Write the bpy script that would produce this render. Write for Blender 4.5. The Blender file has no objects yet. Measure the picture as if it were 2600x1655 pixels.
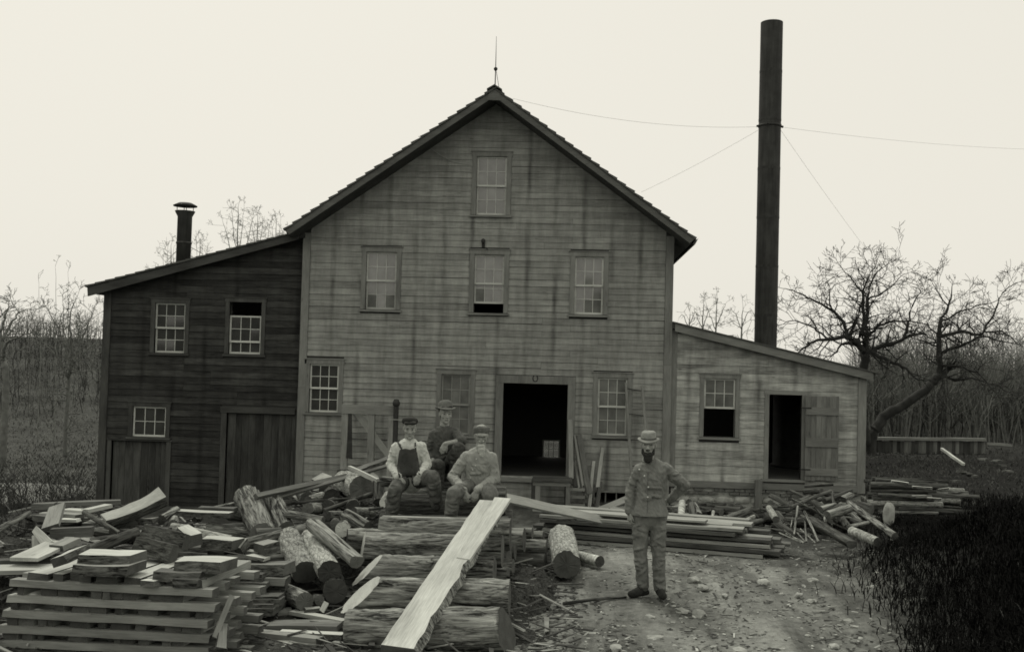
import bpy, bmesh, math, random
import numpy as np
from mathutils import Vector, Matrix, noise as mnoise
R = math.radians
scene = bpy.context.scene
col = scene.collection

# ------------------------------------------------------------------ camera
W, H, FPX = 2600.0, 1655.0, 2645.0            # photograph size and focal length in its pixels
CAM = Vector((0.0, -22.6, 2.57))
YAW, PITCH, ROLL = R(3.2), R(2.0), R(1.55)
cam = bpy.data.cameras.new('camera'); cam_o = bpy.data.objects.new('camera', cam); col.objects.link(cam_o)
cam.sensor_width = 36.0; cam.lens = 36.0 * FPX / W
cam.clip_start = 0.1; cam.clip_end = 2000
CM = Matrix.Rotation(YAW, 4, 'Z') @ Matrix.Rotation(R(90) + PITCH, 4, 'X') @ Matrix.Rotation(ROLL, 4, 'Z')
cam_o.matrix_world = Matrix.Translation(CAM) @ CM
scene.camera = cam_o
C3 = CM.to_3x3()

# ------------------------------------------------------------------ light
SUN_EL, SUN_AZ = R(58), R(-28)                # azimuth from +y (behind the mill), negative = left
world = bpy.data.worlds.new('World'); scene.world = world; world.use_nodes = True
wn = world.node_tree; wn.nodes.clear()
w_out = wn.nodes.new('ShaderNodeOutputWorld'); w_bg = wn.nodes.new('ShaderNodeBackground')
w_sky = wn.nodes.new('ShaderNodeTexSky'); w_sky.sky_type = 'NISHITA'; w_sky.sun_disc = False
w_sky.sun_elevation = SUN_EL; w_sky.sun_rotation = SUN_AZ; w_sky.dust_density = 6.0; w_sky.air_density = 1.0
w_bw = wn.nodes.new('ShaderNodeRGBToBW'); wn.links.new(w_sky.outputs[0], w_bw.inputs[0])
w_mx = wn.nodes.new('ShaderNodeMath'); w_mx.operation = 'MULTIPLY_ADD'   # flat cloud deck plus a little of the sky's own gradient
wn.links.new(w_bw.outputs[0], w_mx.inputs[0]); w_mx.inputs[1].default_value = 0.10; w_mx.inputs[2].default_value = 8.0
w_tint = wn.nodes.new('ShaderNodeVectorMath'); w_tint.operation = 'SCALE'
w_tint.inputs[0].default_value = (1.0, 0.965, 0.86); wn.links.new(w_mx.outputs[0], w_tint.inputs['Scale'])
wn.links.new(w_tint.outputs[0], w_bg.inputs['Color']); w_bg.inputs['Strength'].default_value = 0.10
wn.links.new(w_bg.outputs[0], w_out.inputs[0])
sun = bpy.data.lights.new('sun', 'SUN'); sun.energy = 1.5; sun.angle = R(12); sun.color = (1.0, 0.965, 0.87)
sun_o = bpy.data.objects.new('sun', sun); col.objects.link(sun_o)
sd = Vector((math.sin(SUN_AZ) * math.cos(SUN_EL), math.cos(SUN_AZ) * math.cos(SUN_EL), math.sin(SUN_EL)))
sun_o.rotation_euler = sd.to_track_quat('Z', 'Y').to_euler(); sun_o.location = sd * 60
vs = scene.view_settings
vs.view_transform = 'Standard'; vs.look = 'None'; vs.exposure = 0.0; vs.gamma = 1.0; vs.use_curve_mapping = False
scene.cycles.pixel_filter_type = 'BLACKMAN_HARRIS'; scene.cycles.filter_width = 1.7
scene.cycles.max_bounces = 6; scene.cycles.transparent_max_bounces = 24

# ------------------------------------------------------------------ pixel helpers
ZN = {'a': (0, 1180, 5.351), 'b': (400, 1200, 5.351), 'c': (600, 1120, 5.351), 'd': (0, 1400, 3.884),
      'e': (580, 1380, 5.574), 'f': (1240, 1180, 4.508), 'g': (1700, 1200, 3.884), 'h': (2150, 1080, 2.667),
      'p': (900, 980, 4.26), 's': (1500, 1060, 3.194), 'D': (0, 0, 0.92615), 'k': (740, 880, 3.65),
      'm': (1220, 900, 3.65), 't': (1900, 600, 2.19), 'S': (0, 0, 1.0), 'L': (0, 480, 1.869)}
def ray(z, x, y):
    ox, oy, s = ZN[z]; px = ox + x / s; py = oy + y / s
    return C3 @ Vector(((px - W / 2) / FPX, -(py - H / 2) / FPX, -1.0))
def U(z, x, y, d):                             # photograph point -> place d metres in front of the camera
    return CAM + ray(z, x, y) * d
def PX(z, w, d):                               # size on the photograph -> metres at distance d
    return w / ZN[z][2] / FPX * d
def F(z, x, y, Y=0.0):                         # photograph point -> point on the vertical plane y = Y
    r = ray(z, x, y); t = (Y - CAM.y) / r.y
    return CAM + r * t
def FD(x, y, Y=0.0):
    p = F('D', x, y, Y); return p.x, p.z

# ------------------------------------------------------------------ terrain height
def sm(t):
    t = np.clip(t, 0, 1); return t * t * (3 - 2 * t)
def g(x, y):
    x = np.asarray(x, float); y = np.asarray(y, float)
    drop = -0.80 + 0.42 * sm((x + 7) / 8)
    z = drop * sm((y + 9.5) / 9.5)
    z = z + 0.95 * sm((-14.0 - y) / 8) + 0.12 * np.clip(-y - 26, 0, 60)  # last term: unseen hill behind the camera, added to cut the front light
    z = z + 2.2 * sm((y - 16) / 60) * (1 - 0.3 * sm((x) / 30))
    z = z - 0.7 * sm((-9 - x) / 4) * sm((y + 6) / 10) * (1 - sm((y - 14) / 30))
    z = z + 0.45 * sm((x - 5) / 4) * sm((y + 3) / 12)
    z = z + 0.22 * sm((x - 3.6) / 2.0) * sm((y + 18) / 4) * (1 - sm((y + 5) / 5))
    z = z + 2.4 * sm((-13 - x) / 22) * sm((y - 18) / 30)
    z = z + 0.72 * sm((x - 3.5) / 1.9) * sm((y + 15.5) / 2) * (1 - sm((y + 9.8) / 3))
    z = z + 0.05 * np.sin(x * 0.9 + 1.3) * np.sin(y * 0.7) + 0.015 * np.sin(x * 3.1 + y * 1.7) * np.sin(y * 2.6 - x)
    return z
def _sm(t):
    t = 0.0 if t < 0 else (1.0 if t > 1 else t); return t * t * (3 - 2 * t)
def gz(x, y):                                  # the same for one point
    z = (-0.80 + 0.42 * _sm((x + 7) / 8)) * _sm((y + 9.5) / 9.5)
    z += 0.95 * _sm((-14.0 - y) / 8) + 0.12 * min(max(-y - 26, 0), 60) + 2.2 * _sm((y - 16) / 60) * (1 - 0.3 * _sm(x / 30))
    z -= 0.7 * _sm((-9 - x) / 4) * _sm((y + 6) / 10) * (1 - _sm((y - 14) / 30))
    z += 0.45 * _sm((x - 5) / 4) * _sm((y + 3) / 12) + 0.22 * _sm((x - 3.6) / 2.0) * _sm((y + 18) / 4) * (1 - _sm((y + 5) / 5))
    z += 2.4 * _sm((-13 - x) / 22) * _sm((y - 18) / 30)
    z += 0.72 * _sm((x - 3.5) / 1.9) * _sm((y + 15.5) / 2) * (1 - _sm((y + 9.8) / 3))
    return z + 0.05 * math.sin(x * 0.9 + 1.3) * math.sin(y * 0.7) + 0.015 * math.sin(x * 3.1 + y * 1.7) * math.sin(y * 2.6 - x)

# ------------------------------------------------------------------ object helpers
def thing(o, label, cat, group=None):
    o['label'] = label; o['category'] = cat
    if group: o['group'] = group
    return o
def kind(o, k): o['kind'] = k; return o
def empty(name, loc=(0, 0, 0)):
    o = bpy.data.objects.new(name, None); o.empty_display_size = 0.2; col.objects.link(o); o.location = loc
    return o
def link(name, me, parent=None, mat=None, mw=None):
    o = bpy.data.objects.new(name, me); col.objects.link(o)
    if mat is not None and len(me.materials) == 0: me.materials.append(mat)
    if parent is not None: o.parent = parent
    if mw is not None: o.matrix_basis = mw
    return o
def mesh(verts, faces, mat=None, smooth=False, mats=None, fmat=None):
    me = bpy.data.meshes.new('m')
    me.from_pydata([tuple(v) for v in verts], [], [tuple(f) for f in faces])
    if mats: 
        for m in mats: me.materials.append(m)
    elif mat: me.materials.append(mat)
    if fmat is not None: me.polygons.foreach_set('material_index', fmat)
    if smooth: me.polygons.foreach_set('use_smooth', [True] * len(me.polygons))
    me.update(); return me
BOXF = [(0, 3, 2, 1), (4, 5, 6, 7), (0, 1, 5, 4), (1, 2, 6, 5), (2, 3, 7, 6), (3, 0, 4, 7)]
class MB:
    def __init__(s): s.v = []; s.f = []
    def box(s, x0, x1, y0, y1, z0, z1):
        n = len(s.v)
        s.v += [(x0, y0, z0), (x1, y0, z0), (x1, y1, z0), (x0, y1, z0), (x0, y0, z1), (x1, y0, z1), (x1, y1, z1), (x0, y1, z1)]
        s.f += [tuple(n + i for i in f) for f in BOXF]; return s
    def hexa(s, pts):
        n = len(s.v); s.v += [tuple(p) for p in pts]; s.f += [tuple(n + i for i in f) for f in BOXF]; return s
    def prism(s, poly, y0, y1):               # polygon in x-z extruded along y
        n = len(s.v); k = len(poly)
        s.v += [(x, y0, z) for x, z in poly] + [(x, y1, z) for x, z in poly]
        s.f.append(tuple(range(n, n + k))); s.f.append(tuple(range(n + 2 * k - 1, n + k - 1, -1)))
        for i in range(k):
            j = (i + 1) % k; s.f.append((n + j, n + i, n + k + i, n + k + j))
        return s
    def tube(s, pts, rad, seg=6, caps=True):
        n0 = len(s.v); up = Vector((0, 0, 1)); m = len(pts)
        for i, p in enumerate(pts):
            p = Vector(p); a = Vector(pts[max(i - 1, 0)]); b = Vector(pts[min(i + 1, m - 1)])
            t = (b - a).normalized() if (b - a).length > 1e-9 else up
            u = t.cross(up if abs(t.z) < 0.9 else Vector((1, 0, 0))).normalized(); w = t.cross(u)
            r = rad[i] if isinstance(rad, (list, tuple)) else rad
            for k in range(seg):
                an = 2 * math.pi * k / seg; s.v.append(tuple(p + u * (math.cos(an) * r) + w * (math.sin(an) * r)))
        for i in range(m - 1):
            for k in range(seg):
                a = n0 + i * seg + k; b = n0 + i * seg + (k + 1) % seg
                s.f.append((a, b, b + seg, a + seg))
        if caps:
            s.f.append(tuple(n0 + k for k in range(seg))[::-1]); s.f.append(tuple(n0 + (m - 1) * seg + k for k in range(seg)))
        return s
    def lathe(s, prof, seg=24, center=(0, 0, 0)):
        n0 = len(s.v); cx, cy, cz = center
        for r, z in prof:
            for k in range(seg):
                an = 2 * math.pi * k / seg; s.v.append((cx + r * math.cos(an), cy + r * math.sin(an), cz + z))
        for i in range(len(prof) - 1):
            for k in range(seg):
                a = n0 + i * seg + k; b = n0 + i * seg + (k + 1) % seg; s.f.append((a, b, b + seg, a + seg))
        s.f.append(tuple(n0 + k for k in range(seg))[::-1]); s.f.append(tuple(n0 + (len(prof) - 1) * seg + k for k in range(seg)))
        return s
    def build(s, name, mat, parent=None, smooth=False, mw=None):
        return link(name, mesh(s.v, s.f, mat, smooth), parent, None, mw)

# ------------------------------------------------------------------ materials
def tint(v): return (v * 1.0, v * 1.045, v * 0.975, 1.0)
class NT:
    def __init__(s, name):
        s.m = bpy.data.materials.new(name); s.m.use_nodes = True; s.t = s.m.node_tree; s.t.nodes.clear()
        s.out = s.t.nodes.new('ShaderNodeOutputMaterial'); s.b = s.t.nodes.new('ShaderNodeBsdfPrincipled')
        s.t.links.new(s.b.outputs[0], s.out.inputs[0])
    def n(s, typ, **kw):
        nd = s.t.nodes.new(typ)
        for k, v in kw.items(): setattr(nd, k, v)
        return nd
    def l(s, a, b): s.t.links.new(a, b)
    def val(s, x, inp):
        if isinstance(x, (int, float)): inp.default_value = x
        else: s.l(x, inp)
    def math(s, op, a, b=0.0, c=None, clamp=False):
        nd = s.n('ShaderNodeMath', operation=op, use_clamp=clamp); s.val(a, nd.inputs[0]); s.val(b, nd.inputs[1])
        if c is not None: s.val(c, nd.inputs[2])
        return nd.outputs[0]
    def coords(s, scale=(1, 1, 1), rand=True, src='Object'):
        tc = s.n('ShaderNodeTexCoord'); v = tc.outputs[src]
        mp = s.n('ShaderNodeMapping'); mp.inputs['Scale'].default_value = scale; s.l(v, mp.inputs[0]); v = mp.outputs[0]
        if rand:
            oi = s.n('ShaderNodeObjectInfo'); r = s.math('MULTIPLY', oi.outputs['Random'], 71.0)
            ad = s.n('ShaderNodeVectorMath', operation='ADD'); s.l(v, ad.inputs[0])
            cx = s.n('ShaderNodeCombineXYZ'); s.l(r, cx.inputs[0]); s.l(r, cx.inputs[1]); s.l(r, cx.inputs[2])
            s.l(cx.outputs[0], ad.inputs[1]); v = ad.outputs[0]
        return v
    def world(s, scale=(1, 1, 1)):
        ge = s.n('ShaderNodeNewGeometry'); mp = s.n('ShaderNodeMapping'); mp.inputs['Scale'].default_value = scale
        s.l(ge.outputs['Position'], mp.inputs[0]); return mp.outputs[0]
    def noise(s, vec, scale, detail=5, rough=0.6, dist=0.0):
        nd = s.n('ShaderNodeTexNoise'); s.l(vec, nd.inputs['Vector']); nd.inputs['Scale'].default_value = scale
        nd.inputs['Detail'].default_value = detail; nd.inputs['Roughness'].default_value = rough; nd.inputs['Distortion'].default_value = dist
        return nd.outputs[0]
    def vor(s, vec, scale, feature='F1', out='Distance'):
        nd = s.n('ShaderNodeTexVoronoi', feature=feature); s.l(vec, nd.inputs['Vector']); nd.inputs['Scale'].default_value = scale
        return nd.outputs[out]
    def rng(s, x, a, b, c, d):
        nd = s.n('ShaderNodeMapRange'); s.val(x, nd.inputs[0])
        for i, q in enumerate((a, b, c, d)): nd.inputs[i + 1].default_value = q
        return nd.outputs[0]
    def grey(s, x):                            # value -> tinted grey
        vm = s.n('ShaderNodeVectorMath', operation='SCALE'); vm.inputs[0].default_value = tint(1.0)[:3]; s.val(x, vm.inputs['Scale'])
        return vm.outputs[0]
    def done(s, v, rough=0.85, bump=None, bs=0.3, bd=0.01, spec=0.3):
        if isinstance(v, (int, float)): s.b.inputs['Base Color'].default_value = tint(v)
        else: s.l(s.grey(v), s.b.inputs['Base Color'])
        s.val(rough, s.b.inputs['Roughness']); s.b.inputs['Specular IOR Level'].default_value = spec
        if bump is not None:
            bp = s.n('ShaderNodeBump'); bp.inputs['Strength'].default_value = bs; bp.inputs['Distance'].default_value = bd
            s.l(bump, bp.inputs['Height']); s.l(bp.outputs[0], s.b.inputs['Normal'])
        return s.m
    def rand(s, lo, hi):
        oi = s.n('ShaderNodeObjectInfo'); return s.rng(oi.outputs['Random'], 0, 1, lo, hi)

def wood(name, base, contrast=0.5, axis='x', var=0.25, streak=None, knots=0.5, rough=0.85):
    """weathered sawn wood; grain along a local axis; streak = spacing of the dark nail-line stains on a wall"""
    t = NT(name)
    sc = {'x': (0.5, 9, 9), 'z': (9, 9, 0.5)}[axis]
    v = t.coords(sc)
    fine = t.noise(v, 9.0, 6, 0.65, 0.4); broad = t.noise(t.coords({'x': (0.7, 3, 3), 'z': (3, 3, 0.7)}[axis]), 1.6, 4, 0.6)
    x = t.math('ADD', t.rng(fine, 0.3, 0.7, -contrast * 0.5, contrast * 0.5), t.rng(broad, 0.3, 0.7, -contrast * 0.6, contrast * 0.6))
    x = t.math('ADD', x, 1.0); x = t.math('MULTIPLY', x, t.rand(1 - var, 1 + var))
    if knots:
        k = t.vor(t.coords({'x': (1.4, 5, 5), 'z': (5, 5, 1.4)}[axis]), 1.0)
        x = t.math('MULTIPLY', x, t.rng(k, 0.03, 0.09, 1 - knots, 1.0))
    if streak:
        ge = t.n('ShaderNodeNewGeometry'); sp = t.n('ShaderNodeSeparateXYZ'); t.l(ge.outputs['Position'], sp.inputs[0])
        wob = t.noise(t.world((1.2, 1, 0.8)), 1.0, 3)
        xx = t.math('ADD', sp.outputs[0], t.math('MULTIPLY', wob, 0.10))
        fr = t.math('FRACT', t.math('MULTIPLY', xx, 1.0 / streak)); ds = t.math('ABSOLUTE', t.math('SUBTRACT', fr, 0.5))
        line = t.rng(ds, 0.02, 0.13, 1.0, 0.0)
        gate = t.rng(t.noise(t.world((1.7, 1, 0.55)), 1.0, 4, 0.65), 0.42, 0.64, 0.0, 0.6)
        x = t.math('MULTIPLY', x, t.math('SUBTRACT', 1.0, t.math('MULTIPLY', line, gate)))
        st = t.rng(t.noise(t.world((3.5, 1, 0.7)), 1.3, 5, 0.7), 0.33, 0.68, 1.15, 0.74)
        x = t.math('MULTIPLY', x, st)
    x = t.math('MAXIMUM', x, 0.12)
    return t.done(t.math('MULTIPLY', x, base), rough, fine, 0.5, 0.004)

M = {}
M['clap'] = wood('weathered_clapboard', 0.265, 0.42, 'x', 0.09, 0.61, 0.4)
M['clap_dark'] = wood('dark_clapboard', 0.036, 1.0, 'x', 0.32, 0.7, 0.3)
M['clap_shed'] = wood('pale_shiplap', 0.33, 0.75, 'x', 0.16, 0.75, 0.65)
M['trim'] = wood('weathered_trim', 0.19, 0.45, 'z', 0.14, None, 0.4)
M['trim_h'] = wood('weathered_trim_level', 0.19, 0.45, 'x', 0.14, None, 0.4)
M['rake'] = wood('rake_trim', 0.115, 0.45, 'x', 0.1, None, 0.4)
M['trim_dark'] = wood('dark_trim', 0.060, 0.6, 'z', 0.2, None, 0.3)
M['trim_dark_h'] = wood('dark_trim_level', 0.060, 0.6, 'x', 0.2, None, 0.3)
M['door'] = wood('dark_door_board', 0.055, 0.8, 'z', 0.35, None, 0.4)
M['door_pale'] = wood('batten_door_board', 0.150, 0.6, 'z', 0.2, None, 0.6)
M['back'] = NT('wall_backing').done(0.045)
M['inside'] = NT('dark_interior').done(0.08)  # plain dark grey for inner walls and floors
M['bright'] = wood('fresh_sawn_wood', 0.42, 0.42, 'x', 0.14, None, 0.35)
M['lum'] = wood('grey_sawn_lumber', 0.26, 0.45, 'x', 0.22, None, 0.4)
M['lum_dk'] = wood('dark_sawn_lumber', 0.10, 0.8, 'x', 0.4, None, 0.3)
M['lum_end'] = wood('end_grain_and_shade', 0.085, 0.5, 'x', 0.3, None, 0.0)  # end grain; also end shade painted on thick bright boards
M['sash'] = wood('painted_sash', 0.55, 0.25, 'x', 0.15, None, 0.0)
M['sash_dull'] = wood('dull_grey_sash', 0.27, 0.3, 'x', 0.1, None, 0.0)
M['sash_grey'] = wood('worn_grey_sash', 0.50, 0.3, 'x', 0.15, None, 0.0)
def bark(name, base, contrast, sx=7.0, sz=0.75, along='z', flaky=False):
    t = NT(name); v = t.coords((sx, sx, sz) if along == 'z' else (sz, sx, sx))
    rd = t.noise(v, 2.6, 8, 0.70, 0.9); fl = t.vor(v, 2.2, 'DISTANCE_TO_EDGE') if flaky else t.math('ABSOLUTE', t.math('SUBTRACT', t.noise(v, 1.7, 6, 0.6, 1.4), 0.5))
    x = t.math('ADD', t.rng(rd, 0.32, 0.68, -contrast, contrast), t.rng(fl, 0.0, 0.12 if flaky else 0.09, -contrast * 0.75, contrast * 0.15))
    big = t.noise(t.coords((2, 2, 1)), 1.2, 3)
    x = t.math('ADD', x, t.rng(big, 0.3, 0.7, 0.75, 1.25)); x = t.math('MULTIPLY', t.math('MAXIMUM', x, 0.08), t.rand(0.8, 1.2))
    h = t.math('ADD', rd, t.math('MULTIPLY', fl, 1.2))
    return t.done(t.math('MULTIPLY', x, base), 0.95, h, 0.9, 0.02, 0.1)
M['bark'] = bark('ash_log_bark', 0.21, 0.85)
M['bark_shade_x'] = bark('slab_bark_and_shade', 0.11, 0.7, 9.0, 2.0, 'x')  # bark of live edges; also side shade painted on thick bright boards
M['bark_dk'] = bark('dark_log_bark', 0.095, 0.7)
M['bark_lt'] = bark('pale_flaky_bark', 0.30, 0.55, 9.0, 3.4, 'z', True)
M['bark_birch'] = bark('birch_bark', 0.45, 0.5, 4.0, 7.0)
def endgrain(name, base):
    t = NT(name); tc = t.n('ShaderNodeTexCoord'); sp = t.n('ShaderNodeSeparateXYZ'); t.l(tc.outputs['Object'], sp.inputs[0])
    r2 = t.math('ADD', t.math('MULTIPLY', sp.outputs[0], sp.outputs[0]), t.math('MULTIPLY', sp.outputs[1], sp.outputs[1]))
    r = t.math('SQRT', r2); wob = t.noise(t.coords((6, 6, 6)), 1.5, 4)
    rings = t.math('SINE', t.math('MULTIPLY', t.math('ADD', r, t.math('MULTIPLY', wob, 0.02)), 420.0))
    an = t.math('ARCTAN2', sp.outputs[1], sp.outputs[0])
    cx = t.n('ShaderNodeCombineXYZ'); t.l(t.math('MULTIPLY', an, 3.0), cx.inputs[0]); t.l(t.math('MULTIPLY', r, 4.0), cx.inputs[1])
    crack = t.rng(t.noise(cx.outputs[0], 3.0, 4, 0.7), 0.30, 0.40, 0.45, 1.0)
    x = t.math('ADD', t.math('MULTIPLY', rings, 0.10), t.rng(wob, 0.3, 0.7, 0.7, 1.25)); x = t.math('MULTIPLY', x, crack)
    x = t.math('MULTIPLY', x, t.rand(0.75, 1.25))
    return t.done(t.math('MULTIPLY', x, base), 0.9, crack, 0.4, 0.01)
M['end'] = endgrain('weathered_log_end', 0.10)
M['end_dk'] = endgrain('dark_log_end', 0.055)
M['end_br'] = wood('fresh_axe_cut', 0.48, 0.3, 'x', 0.1, None, 0.0)
def cloth(name, base, var=0.3, fine=0.2, sc=9.0):
    t = NT(name); v = t.coords((1, 1, 1), False)
    a = t.noise(v, sc, 5, 0.6, 0.6); b = t.noise(v, 260, 2)
    x = t.math('ADD', t.rng(a, 0.3, 0.7, 1 - var, 1 + var), t.rng(b, 0.3, 0.7, -fine, fine))
    return t.done(t.math('MULTIPLY', x, base), 0.95, a, 0.6, 0.02, 0.1)
def plain(name, base, var=0.2, sc=20, rough=0.8, spec=0.3):
    t = NT(name); a = t.noise(t.coords((1, 1, 1)), sc, 5, 0.6)
    return t.done(t.math('MULTIPLY', t.rng(a, 0.3, 0.7, 1 - var, 1 + var), base), rough, a, 0.3, 0.01, spec)
M['iron'] = plain('rusty_iron', 0.035, 0.4, 6, 0.7)
def iron_stack():
    t = NT('sooty_sheet_iron'); a = t.noise(t.coords((6, 6, 0.5)), 2.0, 6, 0.65); b = t.noise(t.coords((1, 1, 1)), 3.0, 5)
    return t.done(t.math('MULTIPLY', t.math('MULTIPLY', t.rng(a, 0.3, 0.7, 0.6, 1.5), t.rng(b, 0.3, 0.7, 0.7, 1.3)), 0.036), 0.7, b, 0.3, 0.02)
M['stack'] = iron_stack()
M['stone'] = plain('field_stone', 0.36, 0.35, 7, 0.95)
M['mortar'] = plain('lime_mortar', 0.36, 0.35, 9, 0.98)
M['brick'] = plain('old_brick', 0.13, 0.4, 14, 0.95)
M['shingle'] = plain('old_shingle', 0.085, 0.35, 6, 0.95)
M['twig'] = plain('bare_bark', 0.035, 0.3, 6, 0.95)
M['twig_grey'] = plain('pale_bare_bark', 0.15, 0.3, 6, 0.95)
M['twig_far'] = plain('far_bare_bark', 0.20, 0.2, 6, 0.95)  # faintness of the far trees put into a paler bark colour
M['wire'] = plain('grey_wire', 0.30, 0.1, 6, 0.6)
M['skin'] = cloth('weathered_skin', 0.32, 0.22, 0.03, 26)
M['brow'] = cloth('soft_brow', 0.12)
M['hair'] = cloth('dark_hair', 0.03, 0.3, 0.1, 40)
M['eye'] = NT('eye_and_socket_shade').done(0.05, 0.4)  # dark eye meshes also paint the shade of the sockets
def glass(name, film, alpha):
    t = NT(name); a = t.noise(t.coords((1, 1, 1)), 2.5, 4); v = t.rng(a, 0.3, 0.7, film * 0.6, film * 1.3)
    t.done(v, 0.05, None, spec=0.5); t.b.inputs['IOR'].default_value = 1.9; tr = t.n('ShaderNodeBsdfTransparent'); mx = t.n('ShaderNodeMixShader')
    mx.inputs[0].default_value = alpha; t.l(tr.outputs[0], mx.inputs[1]); t.l(t.b.outputs[0], mx.inputs[2]); t.l(mx.outputs[0], t.out.inputs[0])
    return t.m
M['glass'] = glass('dusty_pane', 0.17, 0.9)
M['glass_clear'] = glass('thin_clear_pane', 0.10, 0.25)
M['glass_dk'] = glass('dark_pane', 0.05, 0.75)
# ================================================================== GROUND
def axis(fine0, fine1, step, far0, far1):
    a = list(np.arange(fine0, fine1 + 1e-6, step)); s = step; x = a[-1]
    while x < far1: s *= 1.22; x += s; a.append(x)
    s = step; x = a[0]; b = []
    while x > far0: s *= 1.22; x -= s; b.append(x)
    return np.array(b[::-1] + a)
def build_ground():
    xs = axis(-8.5, 7.5, 0.07, -420, 420); ys = axis(-14.2, -1.0, 0.07, -160, 500)
    X, Y = np.meshgrid(xs, ys); Z = g(X, Y); nx, ny = len(xs), len(ys)
    rngn = np.random.RandomState(3)
    near = ((X > -9) & (X < 8) & (Y > -15) & (Y < 0))
    Z = Z + np.where(near, 0, 0)
    flat = np.stack([X.ravel(), Y.ravel(), Z.ravel()], 1)
    for i in np.nonzero(near.ravel())[0]:
        x, y, z = flat[i]
        flat[i, 2] += 0.030 * mnoise.noise((x * 1.6, y * 0.25, 9)) + 0.022 * mnoise.noise((x * 2.2, y * 2.2, 0)) + 0.016 * mnoise.noise((x * 7, y * 7, 3)) + 0.008 * mnoise.noise((x * 17, y * 17, 7))
    idx = np.arange(nx * ny).reshape(ny, nx)
    f = np.stack([idx[:-1, :-1], idx[:-1, 1:], idx[1:, 1:], idx[1:, :-1]], -1).reshape(-1, 4)
    t = NT('trodden_dirt_and_turf'); v = t.world()
    a = t.noise(v, 0.9, 6, 0.62, 0.3); b = t.noise(v, 9.0, 6, 0.7); c = t.noise(v, 55.0, 3, 0.7)
    x = t.math('ADD', t.rng(a, 0.34, 0.66, 0.115, 0.235), t.rng(b, 0.3, 0.7, -0.065, 0.065)); x = t.math('ADD', x, t.rng(c, 0.3, 0.7, -0.03, 0.035))
    # trampled bark and old turf around the yard are darker earth
    sp = t.n('ShaderNodeSeparateXYZ'); t.l(v, sp.inputs[0])
    wob = t.math('MULTIPLY', t.math('SUBTRACT', t.noise(v, 0.7, 5), 0.5), 2.2)
    turf_r = t.rng(t.math('ADD', t.math('ADD', sp.outputs[0], wob), t.math('MULTIPLY', sp.outputs[1], -0.06)), 3.0, 5.2, 0, 1)
    turf_b = t.rng(t.math('ADD', sp.outputs[1], wob), -8.4, -6.6, 0, 1)
    left = t.rng(t.math('ADD', sp.outputs[0], wob), -2.0, -0.6, 1, 0)
    turf = t.math('MAXIMUM', t.math('MAXIMUM', turf_r, t.math('MULTIPLY', turf_b, 0.55)), t.math('MULTIPLY', left, 0.75))
    dark = t.math('MULTIPLY', t.rng(b, 0.3, 0.7, 0.4, 1.7), t.rng(turf_r, 0.2, 0.9, 0.030, 0.012))
    rut = t.rng(t.noise(t.world((1.6, 0.22, 1)), 1.3, 5, 0.6, 0.6), 0.40, 0.62, 0.62, 1.25); x = t.math('MULTIPLY', x, rut)
    mx = t.n('ShaderNodeMix'); t.l(turf, mx.inputs[0]); t.l(x, mx.inputs[2]); t.l(dark, mx.inputs[3])
    far = t.rng(sp.outputs[1], 6, 30, 0, 1); fm = t.n('ShaderNodeMix'); t.l(far, fm.inputs[0]); t.l(mx.outputs[0], fm.inputs[2])
    t.l(t.math('MULTIPLY', t.rng(t.noise(v, 0.35, 6, 0.7), 0.3, 0.7, 0.4, 1.6), 0.06), fm.inputs[3])
    m = t.done(t.math('MAXIMUM', fm.outputs[0], 0.008), 0.97, t.math('ADD', b, t.math('MULTIPLY', c, 0.4)), 0.9, 0.03, 0.1)
    o = link('ground', mesh(flat, f, m, True)); kind(o, 'structure')
build_ground()

# ================================================================== BUILDINGS
rnd = random.Random(11)
def clap_rows(parent, name, mat, z0, z1, e, ext, holes, y, lip=0.020, maxlen=3.4, minlen=1.2, jit=0.004):
    """lapped boards, each an object of its own; ext(z) -> x range, holes = [(x0,x1,z0,z1)]"""
    z = z0; k = 0
    while z < z1:
        zt = min(z + e, z1); zm = (z + zt) * 0.5
        x0, x1 = ext(zm)
        if x1 - x0 > 0.08:
            segs = [(x0, x1)]
            for hx0, hx1, hz0, hz1 in holes:
                if hz0 < zm < hz1:
                    segs = [q for s in segs for q in ((s[0], min(s[1], hx0)), (max(s[0], hx1), s[1])) if q[1] - q[0] > 0.02]
            for a, b in segs:
                cuts = [a]; x = a
                while b - x > maxlen:
                    x = x + rnd.uniform(minlen, maxlen)
                    if b - x < 0.5: break
                    cuts.append(round((x) / 0.61) * 0.61 if a < round(x / 0.61) * 0.61 < b - 0.3 else x)
                cuts.append(b)
                for c0, c1 in zip(cuts[:-1], cuts[1:]):
                    if c1 - c0 < 0.03: continue
                    dz = rnd.uniform(-jit, jit); l = lip * rnd.uniform(0.8, 1.25); L = c1 - c0; dz2 = dz + rnd.uniform(-jit, jit) * 0.6
                    ga = 0.002
                    v = [(ga, -l, dz), (L - ga, -l, dz2), (L - ga, 0, dz2), (ga, 0, dz),
                         (ga, -0.006, e + 0.006 + dz), (L - ga, -0.006, e + 0.006 + dz2), (L - ga, 0, e + 0.006 + dz2), (ga, 0, e + 0.006 + dz)]
                    o = MB().hexa(v).build(name, mat, parent); o.location = (c0, y - 0.001, z)
        z += e; k += 1
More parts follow.
